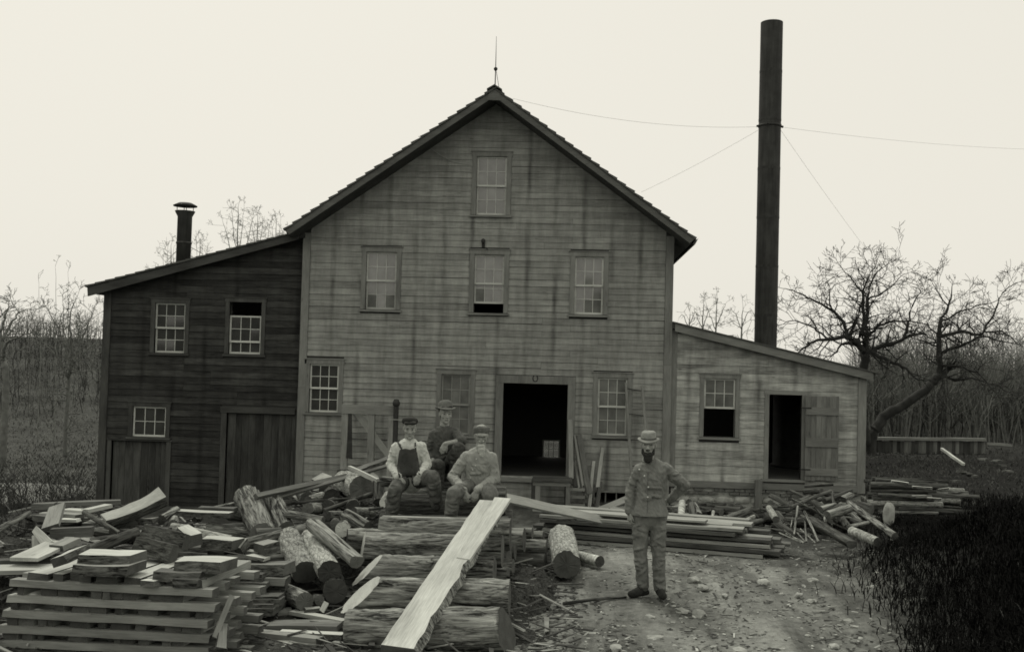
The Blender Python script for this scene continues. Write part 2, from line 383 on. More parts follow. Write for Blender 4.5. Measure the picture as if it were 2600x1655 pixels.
def wall_mesh(z0, z1, ext, holes, y0, y1):
    zs = sorted(set([z0, z1] + [q for h in holes for q in h[2:4] if z0 < q < z1])); mb = MB()
    for a, b in zip(zs[:-1], zs[1:]):
        zm = (a + b) / 2; x0, x1 = ext(zm); segs = [(x0, x1)]
        for hx0, hx1, hz0, hz1 in holes:
            if hz0 < zm < hz1:
                segs = [q for s in segs for q in ((s[0], min(s[1], hx0)), (max(s[0], hx1), s[1])) if q[1] - q[0] > 0.01]
        for p, q in segs: mb.box(p, q, y0, y1, a, b)
    return mb

def rect(xa, ya, xb, yb, Y=0.0):               # full-view pixels -> x0,x1,z0,z1 on the wall plane
    c = [FD(xa, ya, Y), FD(xb, ya, Y), FD(xa, yb, Y), FD(xb, yb, Y)]
    return ((c[0][0] + c[2][0]) / 2, (c[1][0] + c[3][0]) / 2, (c[2][1] + c[3][1]) / 2, (c[0][1] + c[1][1]) / 2)

def sash(parent, x0, x1, z0, z1, y, mat, gmat, cols=3, rows=2, fr=0.035, mu=0.014, missing=()):
    mb = MB(); d = 0.03
    mb.box(x0, x0 + fr, y, y + d, z0, z1); mb.box(x1 - fr, x1, y, y + d, z0, z1)
    mb.box(x0 + fr, x1 - fr, y, y + d, z0, z0 + fr * 1.2); mb.box(x0 + fr, x1 - fr, y, y + d, z1 - fr, z1)
    ix0, ix1, iz0, iz1 = x0 + fr, x1 - fr, z0 + fr * 1.2, z1 - fr
    for i in range(1, cols):
        x = ix0 + (ix1 - ix0) * i / cols; mb.box(x - mu / 2, x + mu / 2, y + 0.004, y + d - 0.004, iz0, iz1)
    for j in range(1, rows):
        z = iz0 + (iz1 - iz0) * j / rows; mb.box(ix0, ix1, y + 0.006, y + d - 0.006, z - mu / 2, z + mu / 2)
    cx, cz = (x0 + x1) / 2, (z0 + z1) / 2
    o = mb.build('sash', mat, parent)
    for i in range(cols):
        for j in range(rows):
            if (i, j) in missing: continue
            a = ix0 + (ix1 - ix0) * i / cols; b = ix0 + (ix1 - ix0) * (i + 1) / cols
            c = iz0 + (iz1 - iz0) * j / rows; dd = iz0 + (iz1 - iz0) * (j + 1) / rows
            ty, tz = rnd.uniform(-0.004, 0.004), rnd.uniform(-0.004, 0.004); yy = y + d * 0.55
            v = [(a, yy - ty - tz, c), (b, yy + ty - tz, c), (b, yy + ty + tz, dd), (a, yy - ty + tz, dd)]
            v += [(p[0], p[1] + 0.003, p[2]) for p in v]
            me = mesh([v[0], v[1], v[5], v[4], v[3], v[2], v[6], v[7]], BOXF, gmat); link('pane', me, parent)
def window(bld, r, Y, cas=0.10, smat=None, gmat=None, trim=None, lower_up=0.0, upper_down=0.0, double=True, trims='', miss_lo=(), rows=2, head=True):
    """double-hung window: casing (the part), sashes, panes and sill below it; r = outer rectangle of the casing"""
    x0, x1, z0, z1 = r; trim = trim or M['trim']; smat = smat or M['sash_grey']; gmat = gmat or M['glass']
    mb = MB(); f = Y - 0.034
    mb.box(x0, x0 + cas, f, Y + 0.05, z0 + 0.05, z1 - cas); mb.box(x1 - cas, x1, f, Y + 0.05, z0 + 0.05, z1 - cas)
    mb.box(x0 - 0.012, x1 + 0.012, f - 0.004, Y + 0.05, z1 - cas, z1)
    # reveal boards inside the opening
    ix0, ix1, iz0, iz1 = x0 + cas, x1 - cas, z0 + 0.05, z1 - cas
    mb.box(ix0 - 0.02, ix0 + 0.004, Y + 0.052, Y + 0.15, iz0, iz1); mb.box(ix1 - 0.004, ix1 + 0.02, Y + 0.052, Y + 0.15, iz0, iz1)
    w = mb.build('window', trim, bld)
    sl = MB().hexa([(x0 - 0.03, f - 0.035, z0 - 0.005), (x1 + 0.03, f - 0.035, z0 - 0.005), (x1 + 0.03, Y + 0.12, z0 + 0.0), (x0 - 0.03, Y + 0.12, z0),
                    (x0 - 0.03, f - 0.035, z0 + 0.038), (x1 + 0.03, f - 0.035, z0 + 0.038), (x1 + 0.03, Y + 0.12, z0 + 0.052), (x0 - 0.03, Y + 0.12, z0 + 0.052)])
    sl.build('sill', M['trim_h'] if trim is M['trim'] else M['trim_dark_h'], w)
    if head:
        MB().box(x0 - 0.03, x1 + 0.03, f - 0.02, Y - 0.0, z1 + 0.001, z1 + 0.022).build('drip_cap', M['trim_h'] if trim is M['trim'] else M['trim_dark_h'], w)
    if double:
        zm = (iz0 + iz1) / 2; h = (iz1 - iz0) / 2
        sash(w, ix0 + 0.003, ix1 - 0.003, zm - 0.02 - upper_down, iz1 - 0.002 - upper_down, Y + 0.018, smat, gmat)
        sash(w, ix0 + 0.005, ix1 - 0.005, iz0 + 0.004 + lower_up, zm + 0.02 + lower_up, Y + 0.052, smat, gmat, missing=miss_lo)
    else:
        sash(w, ix0 + 0.003, ix1 - 0.003, iz0 + 0.003, iz1 - 0.002, Y + 0.02, smat, gmat, missing=miss_lo)
    return (ix0, ix1, iz0, iz1), r

# ---------------------------------------------------------------- main mill
mill = empty('saw_mill', (0, 0, 0))
thing(mill, 'tall weathered clapboard saw mill with steep front gable and dark open doorway', 'building')
xl = FD(706, 850)[0]; xr = FD(1577, 850)[0]
YO = -0.68
tl = FD(668, 538, YO); tr_ = FD(1636, 559, YO); tp = FD(1163, 205, YO)
sl_l = (tp[1] - tl[1]) / (tp[0] - tl[0]); sl_r = (tp[1] - tr_[1]) / (tp[0] - tr_[0])
RT = 0.205                                       # vertical depth of roof build-up
def roof_z(x): return tp[1] + (x - tp[0]) * (sl_l if x < tp[0] else sl_r)
ZB = -1.0
def ext_main(z):
    a, b = xl, xr
    if z > roof_z(xl) - RT: a = tp[0] + (z + RT - tp[1]) / sl_l
    if z > roof_z(xr) - RT: b = tp[0] + (z + RT - tp[1]) / sl_r
    return (a, b) if b > a else (0, 0)
WR = {'gable': rect(1110, 358, 1202, 511), 'up_l': rect(850, 582, 943, 733), 'up_m': rect(1104, 588, 1196, 741), 'up_r': rect(1340, 593, 1430, 745),
      'lo_l': rect(717, 845, 807, 975), 'lo_m': rect(1026, 869, 1116, 1028), 'lo_r': rect(1394, 877, 1486, 1030)}
dr = rect(1181, 902, 1333, 1123)                # doorway opening
bw = rect(1398, 1158, 1500, 1215)               # low cellar window
holes_t = list(WR.values()); cas = 0.10
holes_open = [(a + cas, b - cas, c + 0.05, d - cas) for a, b, c, d in holes_t] + [dr, bw]
dtrim = (dr[0] - 0.16, dr[1] + 0.16, dr[2] - 0.02, dr[3] + 0.17)
CB = 0.15                                       # corner boards
def ext_clap(z):
    a, b = ext_main(z - 0.07)
    return (max(a, xl + CB), min(b, xr - CB)) if b - a > 0.02 else (0, 0)
wm = wall_mesh(ZB, roof_z(xl) - RT - 0.1, lambda z: (xl, xr), holes_open, 0.0, 0.10)
zE = roof_z(xl) - RT - 0.1
# gable part of the wall around the gable window
gw = holes_open[0]
def gable_poly(z0, z1, side):
    pass
zs = [zE, gw[2], gw[3], tp[1] - RT]
for a, b in zip(zs[:-1], zs[1:]):
    n = 6
    for i in range(n):
        p, q = a + (b - a) * i / n, a + (b - a) * (i + 1) / n
        e0, e1 = ext_main(p + 0.001), ext_main(q - 0.001)
        if e0[1] - e0[0] < 0.01: continue
        if e1[1] - e1[0] < 0.01: e1 = (tp[0] - 0.01, tp[0] + 0.01)
        if a == gw[2]:
            wm.prism([(e0[0], p), (gw[0], p), (gw[0], q), (e1[0], q)], 0.0, 0.10); wm.prism([(gw[1], p), (e0[1], p), (e1[1], q), (gw[1], q)], 0.0, 0.10)
        else:
            wm.prism([(e0[0], p), (e0[1], p), (e1[1], q), (e1[0], q)], 0.0, 0.10)
wm.build('wall', M['back'], mill)
DEP = 5.2
rwin = (FD(1272, 1060)[0] * 1.0, 0, 0, 0)
rp = F('D', 1276, 1033, DEP); rq = F('D', 1316, 1078, DEP)
rear = (rp.x, rq.x, rq.z, rp.z)
sw = wall_mesh(ZB, zE, lambda z: (xl, xr), [rear], DEP, DEP + 0.1)
sw.prism([(xl, zE), (xr, zE), (tp[0], tp[1] - RT)], DEP, DEP + 0.1)
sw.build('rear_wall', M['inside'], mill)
sash(mill.children[-1], rear[0], rear[1], rear[2], rear[3], DEP + 0.03, M['sash'], M['glass_clear'])
MB().box(xl, xl + 0.1, 0.1, DEP, ZB, zE - 0.02).build('side_wall', M['clap'], mill)
MB().box(xr - 0.1, xr, 0.1, DEP, ZB, roof_z(xr) - RT - 0.05).build('side_wall', M['clap'], mill)
FLZ = dr[2]
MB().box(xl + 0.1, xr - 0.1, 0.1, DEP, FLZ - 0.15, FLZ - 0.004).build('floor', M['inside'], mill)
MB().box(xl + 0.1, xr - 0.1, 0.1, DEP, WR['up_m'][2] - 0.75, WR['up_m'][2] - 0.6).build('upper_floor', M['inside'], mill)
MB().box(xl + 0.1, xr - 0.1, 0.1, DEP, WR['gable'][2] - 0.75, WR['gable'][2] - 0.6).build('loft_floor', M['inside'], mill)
rows_holes = holes_t + [dtrim, (bw[0] - 0.04, bw[1] + 0.04, bw[2] - 0.3, bw[3] + 0.04)]
clap_rows(mill, 'clapboard', M['clap'], ZB + 0.3, tp[1] - RT - 0.05, 0.137, ext_clap, rows_holes, 0.0, 0.019, 6.5, 3.0, 0.010)
# corner boards (two lengths each, as on the photograph)
for xa, xb in ((xl - 0.02, xl + CB), (xr - CB, xr + 0.02)):
    zt = roof_z(xa if xa < 0 else xb) - RT + 0.03; zj = 1.9 if xa < tp[0] else 2.6
    MB().box(xa, xb, -0.04, 0.02, ZB, zj).build('corner_board', M['trim'], mill)
    MB().box(xa + 0.003, xb - 0.002, -0.038, 0.02, zj + 0.003, zt).build('corner_board', M['trim'], mill)
lu = {'up_m': 0.20}
WIN = {}
for k, r in WR.items():
    wh = k == 'lo_l'
    WIN[k] = window(mill, r, 0.0, cas, M['sash'] if wh else (M['sash_dull'] if k == 'lo_m' else M['sash_grey']), M['glass_dk'] if wh else M['glass'], None, lu.get(k, 0.0))
mill.children[-1].name = 'window'
# doorway casing, sill, inner door edge, horseshoe
x0, x1, z0, z1 = dr
mb = MB().box(x0 - 0.16, x0, -0.036, 0.12, z0, z1); mb.box(x1, x1 + 0.16, -0.036, 0.12, z0, z1); mb.box(x0 - 0.16, x1 + 0.16, -0.04, 0.12, z1 + 0.002, z1 + 0.17)
dcas = mb.build('door_casing', M['trim'], mill)
MB().box(x0 - 0.1, x1 + 0.1, -0.10, 0.14, z0 - 0.09, z0 - 0.004).build('door_sill', M['trim_h'], dcas)
hs = FD(1259, 889); pts = []
for i in range(17):
    a = R(-235 + i * 290 / 16.0); pts.append((hs[0] + 0.052 * math.cos(a), -0.052, hs[1] + 0.07 * math.sin(a)))
hso = MB().tube(pts, 0.011, 6).build('horseshoe', M['iron']); thing(hso, 'iron horseshoe nailed above the dark open mill doorway', 'horseshoe')
# cellar window
mb = MB(); a, b, c, d = bw
mb.box(a - 0.04, b + 0.04, -0.03, 0.06, d, d + 0.04); mb.box(a - 0.04, a, -0.03, 0.06, c, d); mb.box(b, b + 0.04, -0.03, 0.06, c, d)
for i in range(1, 4): mb.box(a + (b - a) * i / 4 - 0.012, a + (b - a) * i / 4 + 0.012, 0.0, 0.03, c, d)
mb.build('cellar_window', M['trim'], mill)
# roof: two slopes of lapped shingle courses over a boarded deck, rake boards along the front
RD = DEP + 0.5
for sgn, tip, s in ((-1, tl, sl_l), (1, tr_, sl_r)):
    L = math.hypot(tip[0] - tp[0], tip[1] - tp[1]); ux, uz = (tip[0] - tp[0]) / L, (tip[1] - tp[1]) / L
    nx_, nz_ = (-uz, ux) if sgn > 0 else (uz, -ux)
    if nz_ < 0: nx_, nz_ = -nx_, -nz_
    P = lambda t, h: (tp[0] + ux * t + nx_ * h, tp[1] + uz * t + nz_ * h)
    dk = MB().prism([P(0, -0.165), P(L, -0.165), P(L, -0.05), P(0, -0.05)], YO + (0.03 if sgn < 0 else 0.037), RD); dk.build('roof_deck', M['trim_dark_h'], mill)
    MB().prism([P(0.02, -0.165), P(L - 0.03, -0.165), P(L + 0.0, -0.046), P(0.0, -0.046)], YO - 0.006, YO + 0.028).build('rake_board', M['rake'], mill)
    n = 23; e = L / n
    for i in range(n):
        t0, t1 = i * e, (i + 1) * e + 0.02; lift = 0.026 + rnd.uniform(-0.004, 0.004); yo = YO - 0.03 + rnd.uniform(-0.012, 0.012)
        MB().prism([P(t0 - 0.04, -0.044), P(t1, -0.044 + lift * 0.3), P(t1, lift - 0.008), P(t0 - 0.04, -0.024)], yo, RD + 0.02).build('shingle_course', M['shingle'], mill)
    if sgn > 0:
        MB().prism([P(L + 0.02, -0.02), P(L + 0.05, -0.02), (P(L, -0.02)[0] + 0.07, P(L, -0.02)[1] + 0.01), (P(L, -0.1)[0] + 0.05, P(L, -0.1)[1] - 0.06), (P(L, -0.1)[0] + 0.0, P(L, -0.1)[1] - 0.06)], YO - 0.02, RD).build('eave_gutter', M['trim_dark_h'], mill)
    else:
        MB().prism([P(L - 0.0, -0.1), P(L + 0.06, -0.1), P(L + 0.02, 0.08), P(L - 0.1, 0.045)], YO + 0.25, RD).build('eave_gutter', M['trim_dark_h'], mill)
MB().prism([(tp[0] - 0.16, tp[1] - 0.28), (tp[0] + 0.16, tp[1] - 0.29), (tp[0] + 0.10, tp[1] - 0.10), (tp[0], tp[1] - 0.02), (tp[0] - 0.10, tp[1] - 0.10)], YO - 0.012, YO + 0.02).build('apex_block', M['rake'], mill)
MB().prism([(tp[0] - 0.16, tp[1] - 0.075), (tp[0], tp[1] + 0.02), (tp[0] + 0.16, tp[1] - 0.08), (tp[0] + 0.16, tp[1] - 0.05), (tp[0], tp[1] + 0.05), (tp[0] - 0.16, tp[1] - 0.045)], YO - 0.05, RD + 0.03).build('ridge_cap', M['shingle'], mill)
# lightning rod
px0, pz0 = FD(1164, 205, 0.1); pz1 = FD(1164, 86, 0.1)[1]; pzm = FD(1164, 163, 0.1)[1]
rod = empty('lightning_rod', (px0, 0.1, pz0 - 0.05)); thing(rod, 'slender lightning rod with a ball standing on the mill gable peak', 'lightning rod')
MB().tube([(0, 0, 0), (0.004, 0, pzm - pz0 + 0.05), (0.0, 0, pz1 - pz0 + 0.05)], [0.014, 0.011, 0.004], 6).build('rod', M['iron'], rod)
MB().lathe([(0.004, -0.05), (0.03, -0.03), (0.045, 0.0), (0.035, 0.03), (0.004, 0.05)], 12, (0.004, 0, pzm - pz0 + 0.05)).build('ball', M['iron'], rod, True)
MB().tube([(0.10, -0.02, -0.02), (0.02, 0, pzm - pz0)], 0.006, 5).build('brace', M['iron'], rod)
# lamp bracket above the middle window
bx, bz = FD(1137, 574); br = empty('lamp_bracket', (bx, -0.02, bz)); thing(br, 'small dark iron bracket on the wall above the middle upper window', 'bracket')
MB().box(-0.035, 0.035, -0.02, 0.0, -0.08, 0.09).build('plate', M['iron'], br)
MB().lathe([(0.01, 0.0), (0.04, 0.02), (0.045, 0.08), (0.02, 0.11)], 12, (0, -0.06, 0.0)).build('socket', M['iron'], br, True)
MB().tube([(0, -0.03, -0.06), (0.05, -0.05, -0.09), (0.10, -0.03, -0.12)], 0.010, 6).build('arm', M['iron'], br)
# loose wire sagging on the gable
w0, w1 = FD(985, 322), FD(1108, 388); pts = []
for i in range(13):
    t = i / 12.0; pts.append((w0[0] + (w1[0] - w0[0]) * t, -0.05, w0[1] + (w1[1] - w0[1]) * t - 0.16 * math.sin(math.pi * t) ** 1.0))
thing(MB().tube(pts, 0.006, 5).build('loose_wire', M['wire']), 'loose pale wire sagging from the left rake to the gable window', 'wire')

# ---------------------------------------------------------------- dark left wing
wing = empty('left_wing', (0, 0, 0)); thing(wing, 'dark two storey lean-to wing on the left with board doors', 'building')
WY = 0.14
wl = FD(240, 900, WY)[0]; wr = xl - 0.022
a0, a1 = FD(204, 671, WY - 0.30), FD(702, 543, WY - 0.30); ws = (a1[1] - a0[1]) / (a1[0] - a0[0])
def wroof(x): return a0[1] + (x - a0[0]) * ws
WT = 0.22
LW = {'a': rect(355, 703, 445, 835, WY), 'b': rect(530, 701, 624, 838, WY), 'c': rect(303, 946, 400, 1032, WY)}
d1 = rect(258, 1036, 388, 1300, WY); d2 = rect(528, 972, 689, 1300, WY)
lh = [(a + 0.09, b - 0.09, c + 0.05, d - 0.09) for a, b, c, d in LW.values()] + [d1, d2]
def ext_w(z): return (wl, wr)
zt0 = wroof(wl) - WT
m = wall_mesh(-1.4, zt0, ext_w, lh, WY, WY + 0.1)
m.prism([(wl, zt0), (wr, zt0), (wr, wroof(wr) - 0.172), (wl, wroof(wl) - 0.172)], WY, WY + 0.1); m.build('wall', M['back'], wing)
MB().box(wl, wl + 0.1, WY + 0.1, 9.0, -1.4, zt0).build('side_wall', M['clap_dark'], wing)
MB().box(wl, wr - 0.1, 9.0, 9.1, -1.4, zt0).prism([(wl, zt0), (wr, zt0), (wr, wroof(wr) - 0.12), (wl, wroof(wl) - 0.12)], 9.0, 9.1).build('rear_wall', M['inside'], wing)
MB().box(wl + 0.1, wr - 0.1, WY + 0.1, 9.0, LW['a'][2] - 0.7, LW['a'][2] - 0.55).build('upper_floor', M['inside'], wing)
def ext_wc(z):
    a = wl + 0.15
    if z > zt0 - 0.1: a = max(a, a0[0] + (z - 0.07 + 0.17 - a0[1]) / ws)
    return (a, wr - 0.002)
d1t = (d1[0] - 0.09, d1[1] + 0.10, d1[2], d1[3] + 0.03); d2t = (d2[0] - 0.12, d2[1] + 0.05, d2[2], d2[3] + 0.13)
clap_rows(wing, 'clapboard', M['clap_dark'], -0.85, wroof(wr) - WT - 0.05, 0.145, ext_wc, list(LW.values()) + [d1t, d2t], WY, 0.022, 3.2, 1.4)
MB().box(wl - 0.02, wl + 0.15, WY - 0.04, WY + 0.02, -1.4, zt0 + 0.06).build('corner_board', M['trim_dark'], wing)
window(wing, LW['a'], WY, 0.09, M['sash'], M['glass_dk'], M['trim_dark'])
window(wing, LW['b'], WY, 0.09, M['sash'], M['glass_dk'], M['trim_dark'], upper_down=0.30)
window(wing, LW['c'], WY, 0.09, M['sash'], M['glass_dk'], M['trim_dark'], double=False)
def board_door(parent, r, Y, tw_l, tw_r, head, n, mat, tm, tmh):
    x0, x1, z0, z1 = r
    dc = MB().box(x0 - tw_l, x0, Y - 0.036, Y + 0.1, z0, z1).build('door_casing', tm, parent)
    if tw_r: MB().box(x1, x1 + tw_r, Y - 0.036, Y + 0.1, z0, z1).build('door_casing', tm, parent)
    MB().box(x0 - tw_l - 0.02, x1 + tw_r + (0.02 if tw_r else 0), Y - 0.045, Y + 0.1, z1 + 0.002, z1 + head).build('lintel', tmh, dc)
    dd = MB().box(x0 + 0.01, x1 - 0.01, Y + 0.075, Y + 0.095, z0, z1 - 0.01).build('door', M['back'], parent); x = x0 + 0.012; k = 0
    while x < x1 - 0.03:
        w = min((x1 - x0) / n * rnd.uniform(0.8, 1.25), x1 - 0.012 - x); o = MB().box(0.002, w - 0.003, 0, 0.022, 0, z1 - z0 - 0.016).build('plank', mat, dd)
        o.location = (x, Y + 0.05 + rnd.uniform(-0.004, 0.004), z0); x += w
    return dd
da = board_door(wing, d1, WY, 0.09, 0.10, 0.035, 8, M['door'], M['trim_dark'], M['trim_dark_h'])
hb = FD(352, 1128, WY); MB().tube([(hb[0] - 0.06, WY + 0.03, hb[1] + 0.02), (hb[0] - 0.03, WY - 0.02, hb[1] - 0.12), (hb[0] - 0.02, WY + 0.02, hb[1] - 0.22)], 0.014, 6).build('handle', M['iron'], da)
board_door(wing, d2, WY, 0.12, 0.0, 0.13, 10, M['door'], M['trim_dark'], M['trim_dark_h'])
nL = 21; wy0 = WY - 0.30
MB().prism([(a0[0] + 0.04, a0[1] - 0.24), (a1[0], a1[1] - 0.19), (a1[0], a1[1] - 0.03), (a0[0] + 0.02, a0[1] - 0.04)], wy0 - 0.02, wy0 + 0.02).build('rake_board', M['trim_dark_h'], wing)
MB().prism([(a0[0] + 0.02, a0[1] - 0.17), (wr + 0.05, wroof(wr + 0.05) - 0.17), (wr + 0.05, wroof(wr + 0.05) - 0.04), (a0[0] + 0.02, a0[1] - 0.04)], wy0 + 0.022, 9.3).build('roof_deck', M['trim_dark_h'], wing)
for i in range(nL):
    t0 = a0[0] + (a1[0] - a0[0]) * i / nL - 0.02; t1 = a0[0] + (a1[0] - a0[0]) * (i + 1) / nL + 0.05
    MB().prism([(t0, wroof(t0) - 0.036), (t1, wroof(t1) - 0.036), (t1, wroof(t1) - 0.012), (t0, wroof(t0) + 0.012)], wy0 - 0.05 + rnd.uniform(-0.01, 0.01), 9.35).build('shingle_course', M['shingle'], wing)
# stove pipe on the wing roof
sp = F('D', 431, 612, 3.2); st = F('D', 437, 478, 3.2); hh = st.z - sp.z
pipe = empty('stove_pipe', (sp.x, 3.2, sp.z - 0.5)); thing(pipe, 'short dark stovepipe with flared rim and flat cap on the left wing roof', 'stovepipe')
pr = PX('D', 34, 26) / 2
MB().lathe([(pr * 1.0, 0.0), (pr, hh * 0.9 + 0.30), (pr * 1.35, hh * 0.9 + 0.42), (pr * 1.38, hh * 0.9 + 0.44), (pr * 0.9, hh * 0.9 + 0.44)], 24).build('pipe', M['stack'], pipe, True)
MB().lathe([(pr * 1.06, hh * 0.42 + 0.30), (pr * 1.1, hh * 0.42 + 0.32), (pr * 1.06, hh * 0.42 + 0.36)], 24).build('band', M['stack'], pipe, True)
MB().lathe([(0.03, hh + 0.415), (pr * 1.62, hh + 0.415), (pr * 1.66, hh + 0.435), (pr * 0.9, hh + 0.505), (0.02, hh + 0.525)], 24).build('cap', M['stack'], pipe, True)
mb = MB()
for k in range(4):
    a = k * math.pi / 2 + 0.5; mb.tube([(pr * 1.1 * math.cos(a), pr * 1.1 * math.sin(a), hh * 0.9 + 0.40), (pr * 1.1 * math.cos(a), pr * 1.1 * math.sin(a), hh + 0.43)], 0.01, 5)
mb.build('cap_strut', M['iron'], pipe)
for e1, e2 in (((389, 618), 3.0), ((478, 598), 3.4)):
    q = F('D', e1[0], e1[1], e2); s0 = F('D', 432, 572, 3.2)
    o = MB().tube([s0, q], 0.008, 5).build('pipe_guy_wire', M['wire'])
    thing(o, 'thin guy wire bracing the stovepipe on its %s side' % ('left' if e1[0] < 430 else 'right'), 'wire')

# ---------------------------------------------------------------- right shed
shed = empty('boiler_shed', (0, 0, 0)); thing(shed, 'pale boarded single storey lean-to shed on the right with open batten door', 'building')
SY = 0.06
sl0 = xr + 0.022; sr = FD(2033, 1020, SY)[0]
b0, b1 = FD(1588, 757, SY - 0.16), FD(2054, 873, SY - 0.16); ss = (b1[1] - b0[1]) / (b1[0] - b0[0])
def sroof(x): return b0[1] + (x - b0[0]) * ss
SW = {'a': rect(1645, 880, 1739, 1033, SY)}
sd_ = rect(1807, 928, 1884, 1126, SY); ST = 0.22
sh = [(a + 0.09, b - 0.09, c + 0.05, d - 0.09) for a, b, c, d in SW.values()] + [sd_]
zb = FD(1800, 1150, SY)[1]; zt1 = sroof(sr) - ST
m = wall_mesh(zb, zt1, lambda z: (sl0, sr), sh, SY, SY + 0.1); m.prism([(sl0, zt1), (sr, zt1), (sr, sroof(sr) - 0.152), (sl0, sroof(sl0) - 0.152)], SY, SY + 0.1); m.build('wall', M['back'], shed)
MB().box(sr - 0.1, sr, SY + 0.1, 7.5, zb, zt1).build('side_wall', M['clap_shed'], shed)
MB().box(sl0, sr, 7.5, 7.6, zb, zt1).prism([(sl0, zt1), (sr, zt1), (sr, sroof(sr) - 0.12), (sl0, sroof(sl0) - 0.12)], 7.5, 7.6).build('rear_wall', M['inside'], shed)
MB().box(sl0, sr - 0.1, SY + 0.1, 7.5, zb - 0.2, sd_[2] - 0.004).build('floor', M['inside'], shed)
def ext_s(z):
    b = sr - 0.15
    if z > zt1 - 0.1: b = min(b, b0[0] + (z - 0.08 + 0.155 - b0[1]) / ss)
    return (sl0 + 0.12, b)
sdt = (sd_[0] - 0.09, sd_[1] + 0.09, sd_[2] - 0.06, sd_[3] + 0.09)
clap_rows(shed, 'siding_board', M['clap_shed'], zb + 0.14, sroof(sl0) - ST - 0.1, 0.165, ext_s, list(SW.values()) + [sdt], SY, 0.016, 2.6, 1.1, 0.006)
MB().box(sl0 + 0.002, sr - 0.14, SY - 0.05, SY, zb, zb + 0.137).build('water_table', M['trim_h'], shed)
MB().box(sl0 - 0.003, sl0 + 0.12, SY - 0.03, SY + 0.02, zb + 0.14, sroof(sl0) - ST + 0.05).build('corner_board', M['trim'], shed)
MB().box(sr - 0.15, sr + 0.02, SY - 0.04, SY + 0.02, zb - 0.02, zt1 + 0.04).build('corner_board', M['trim'], shed)
window(shed, SW['a'], SY, 0.09, M['sash_grey'], M['glass'], lower_up=(SW['a'][3] - SW['a'][2] - 0.14) / 2 - 0.03)
x0, x1, z0, z1 = sd_
MB().box(x1, x1 + 0.09, SY - 0.036, SY + 0.11, z0, z1).build('door_casing', M['trim'], shed)
dc = MB().box(x0 - 0.09, x0, SY - 0.036, SY + 0.11, z0, z1).build('door_casing', M['trim'], shed); MB().box(x0 - 0.11, x1 + 0.11, SY - 0.04, SY + 0.11, z1 + 0.002, z1 + 0.085).build('lintel', M['trim_h'], dc)
MB().box(x0 - 0.14, x1 + 0.12, SY - 0.08, SY + 0.13, z0 - 0.06, z0 - 0.004).build('door_sill', M['trim_h'], dc)
# open batten door folded back against the wall
od = rect(1893, 932, 1972, 1130, SY - 0.12); dd = empty('door', (od[0], SY - 0.1, od[2])); dd.parent = shed
dw, dh = od[1] - od[0], od[3] - od[2]; x = 0
while x < dw - 0.01:
    w = min(dw / 7 * rnd.uniform(0.8, 1.25), dw - x); o = MB().box(0.002, w - 0.002, 0, 0.022, rnd.uniform(-0.012, 0.01), dh + rnd.uniform(-0.01, 0.012)).build('plank', M['door_pale'], dd)
    o.location = (x, -0.02, 0); x += w
for f, hgt in ((0.78, 0.16), (0.40, 0.19), (0.06, 0.15)):
    o = MB().box(0, dw - 0.02, 0, 0.024, 0, hgt).build('batten', M['trim_h'], dd); o.location = (0.01, -0.046, dh * f)
for f in (0.85, 0.12): MB().box(-0.10, 0.12, -0.052, -0.047, dh * f, dh * f + 0.03).build('hinge', M['iron'], dd)
MB().prism([(b0[0], b0[1] - 0.20), (b1[0] + 0.0, b1[1] - 0.20), (b1[0] + 0.0, b1[1] - 0.02), (b0[0], b0[1] - 0.02)], SY - 0.17, SY - 0.13).build('rake_board', M['trim_h'], shed)
MB().prism([(sl0, sroof(sl0) - 0.15), (b1[0] + 0.05, b1[1] - 0.16), (b1[0] + 0.05, b1[1] - 0.04), (sl0, sroof(sl0) - 0.03)], SY - 0.128, 7.8).build('roof_deck', M['trim_dark_h'], shed)
MB().prism([(sl0, sroof(sl0) - 0.028), (b1[0] + 0.14, sroof(b1[0] + 0.14) - 0.03), (b1[0] + 0.14, sroof(b1[0] + 0.14) - 0.002), (sl0, sroof(sl0))], SY - 0.20, 7.9).build('roofing', M['shingle'], shed)
# rubble and brick foundation under the shed
fz0 = -0.75
fnd = MB().box(sl0 + 0.05, sr - 0.03, SY + 0.03, SY + 0.35, fz0, zb - 0.002).build('foundation', M['mortar'], shed)
def rock_mesh(rx, ry, rz, seed, sub=2, amp=0.28):
    bm = bmesh.new(); bmesh.ops.create_icosphere(bm, subdivisions=sub, radius=1.0)
    for v in bm.verts:
        n = mnoise.noise(v.co * 1.3 + Vector((seed * 3.7, seed, 0))); n2 = mnoise.noise(v.co * 3.1 + Vector((0, seed * 2.1, 5)))
        v.co *= 1 + amp * n + amp * 0.4 * n2; v.co.x = math.copysign(abs(v.co.x) ** 0.8, v.co.x) * rx; v.co.y *= ry; v.co.z = math.copysign(abs(v.co.z) ** 0.8, v.co.z) * rz
    me = bpy.data.meshes.new('m'); bm.to_mesh(me); bm.free(); return me
x = sl0 + 0.08; rows = 0
for rw in range(5):
    x = sl0 + 0.06 + rnd.uniform(0, 0.15)
    while x < sr - 0.15:
        w = rnd.uniform(0.16, 0.42); zc = zb - 0.26 - rw * 0.15 + rnd.uniform(-0.03, 0.03)
        if zc > fz0 + 0.05 and rnd.random() < 0.88:
            me = rock_mesh(w * 0.52, 0.055, rnd.uniform(0.06, 0.085), rnd.uniform(0, 50), 2, 0.22); o = link('stone', me, fnd, M['stone']); o.location = (x + w / 2, SY + 0.03, zc)
        x += w + 0.01
x = sl0 + 0.3
bme = MB().box(-0.1, 0.1, -0.05, 0.05, -0.028, 0.028); bme = mesh(bme.v, bme.f, M['brick'])
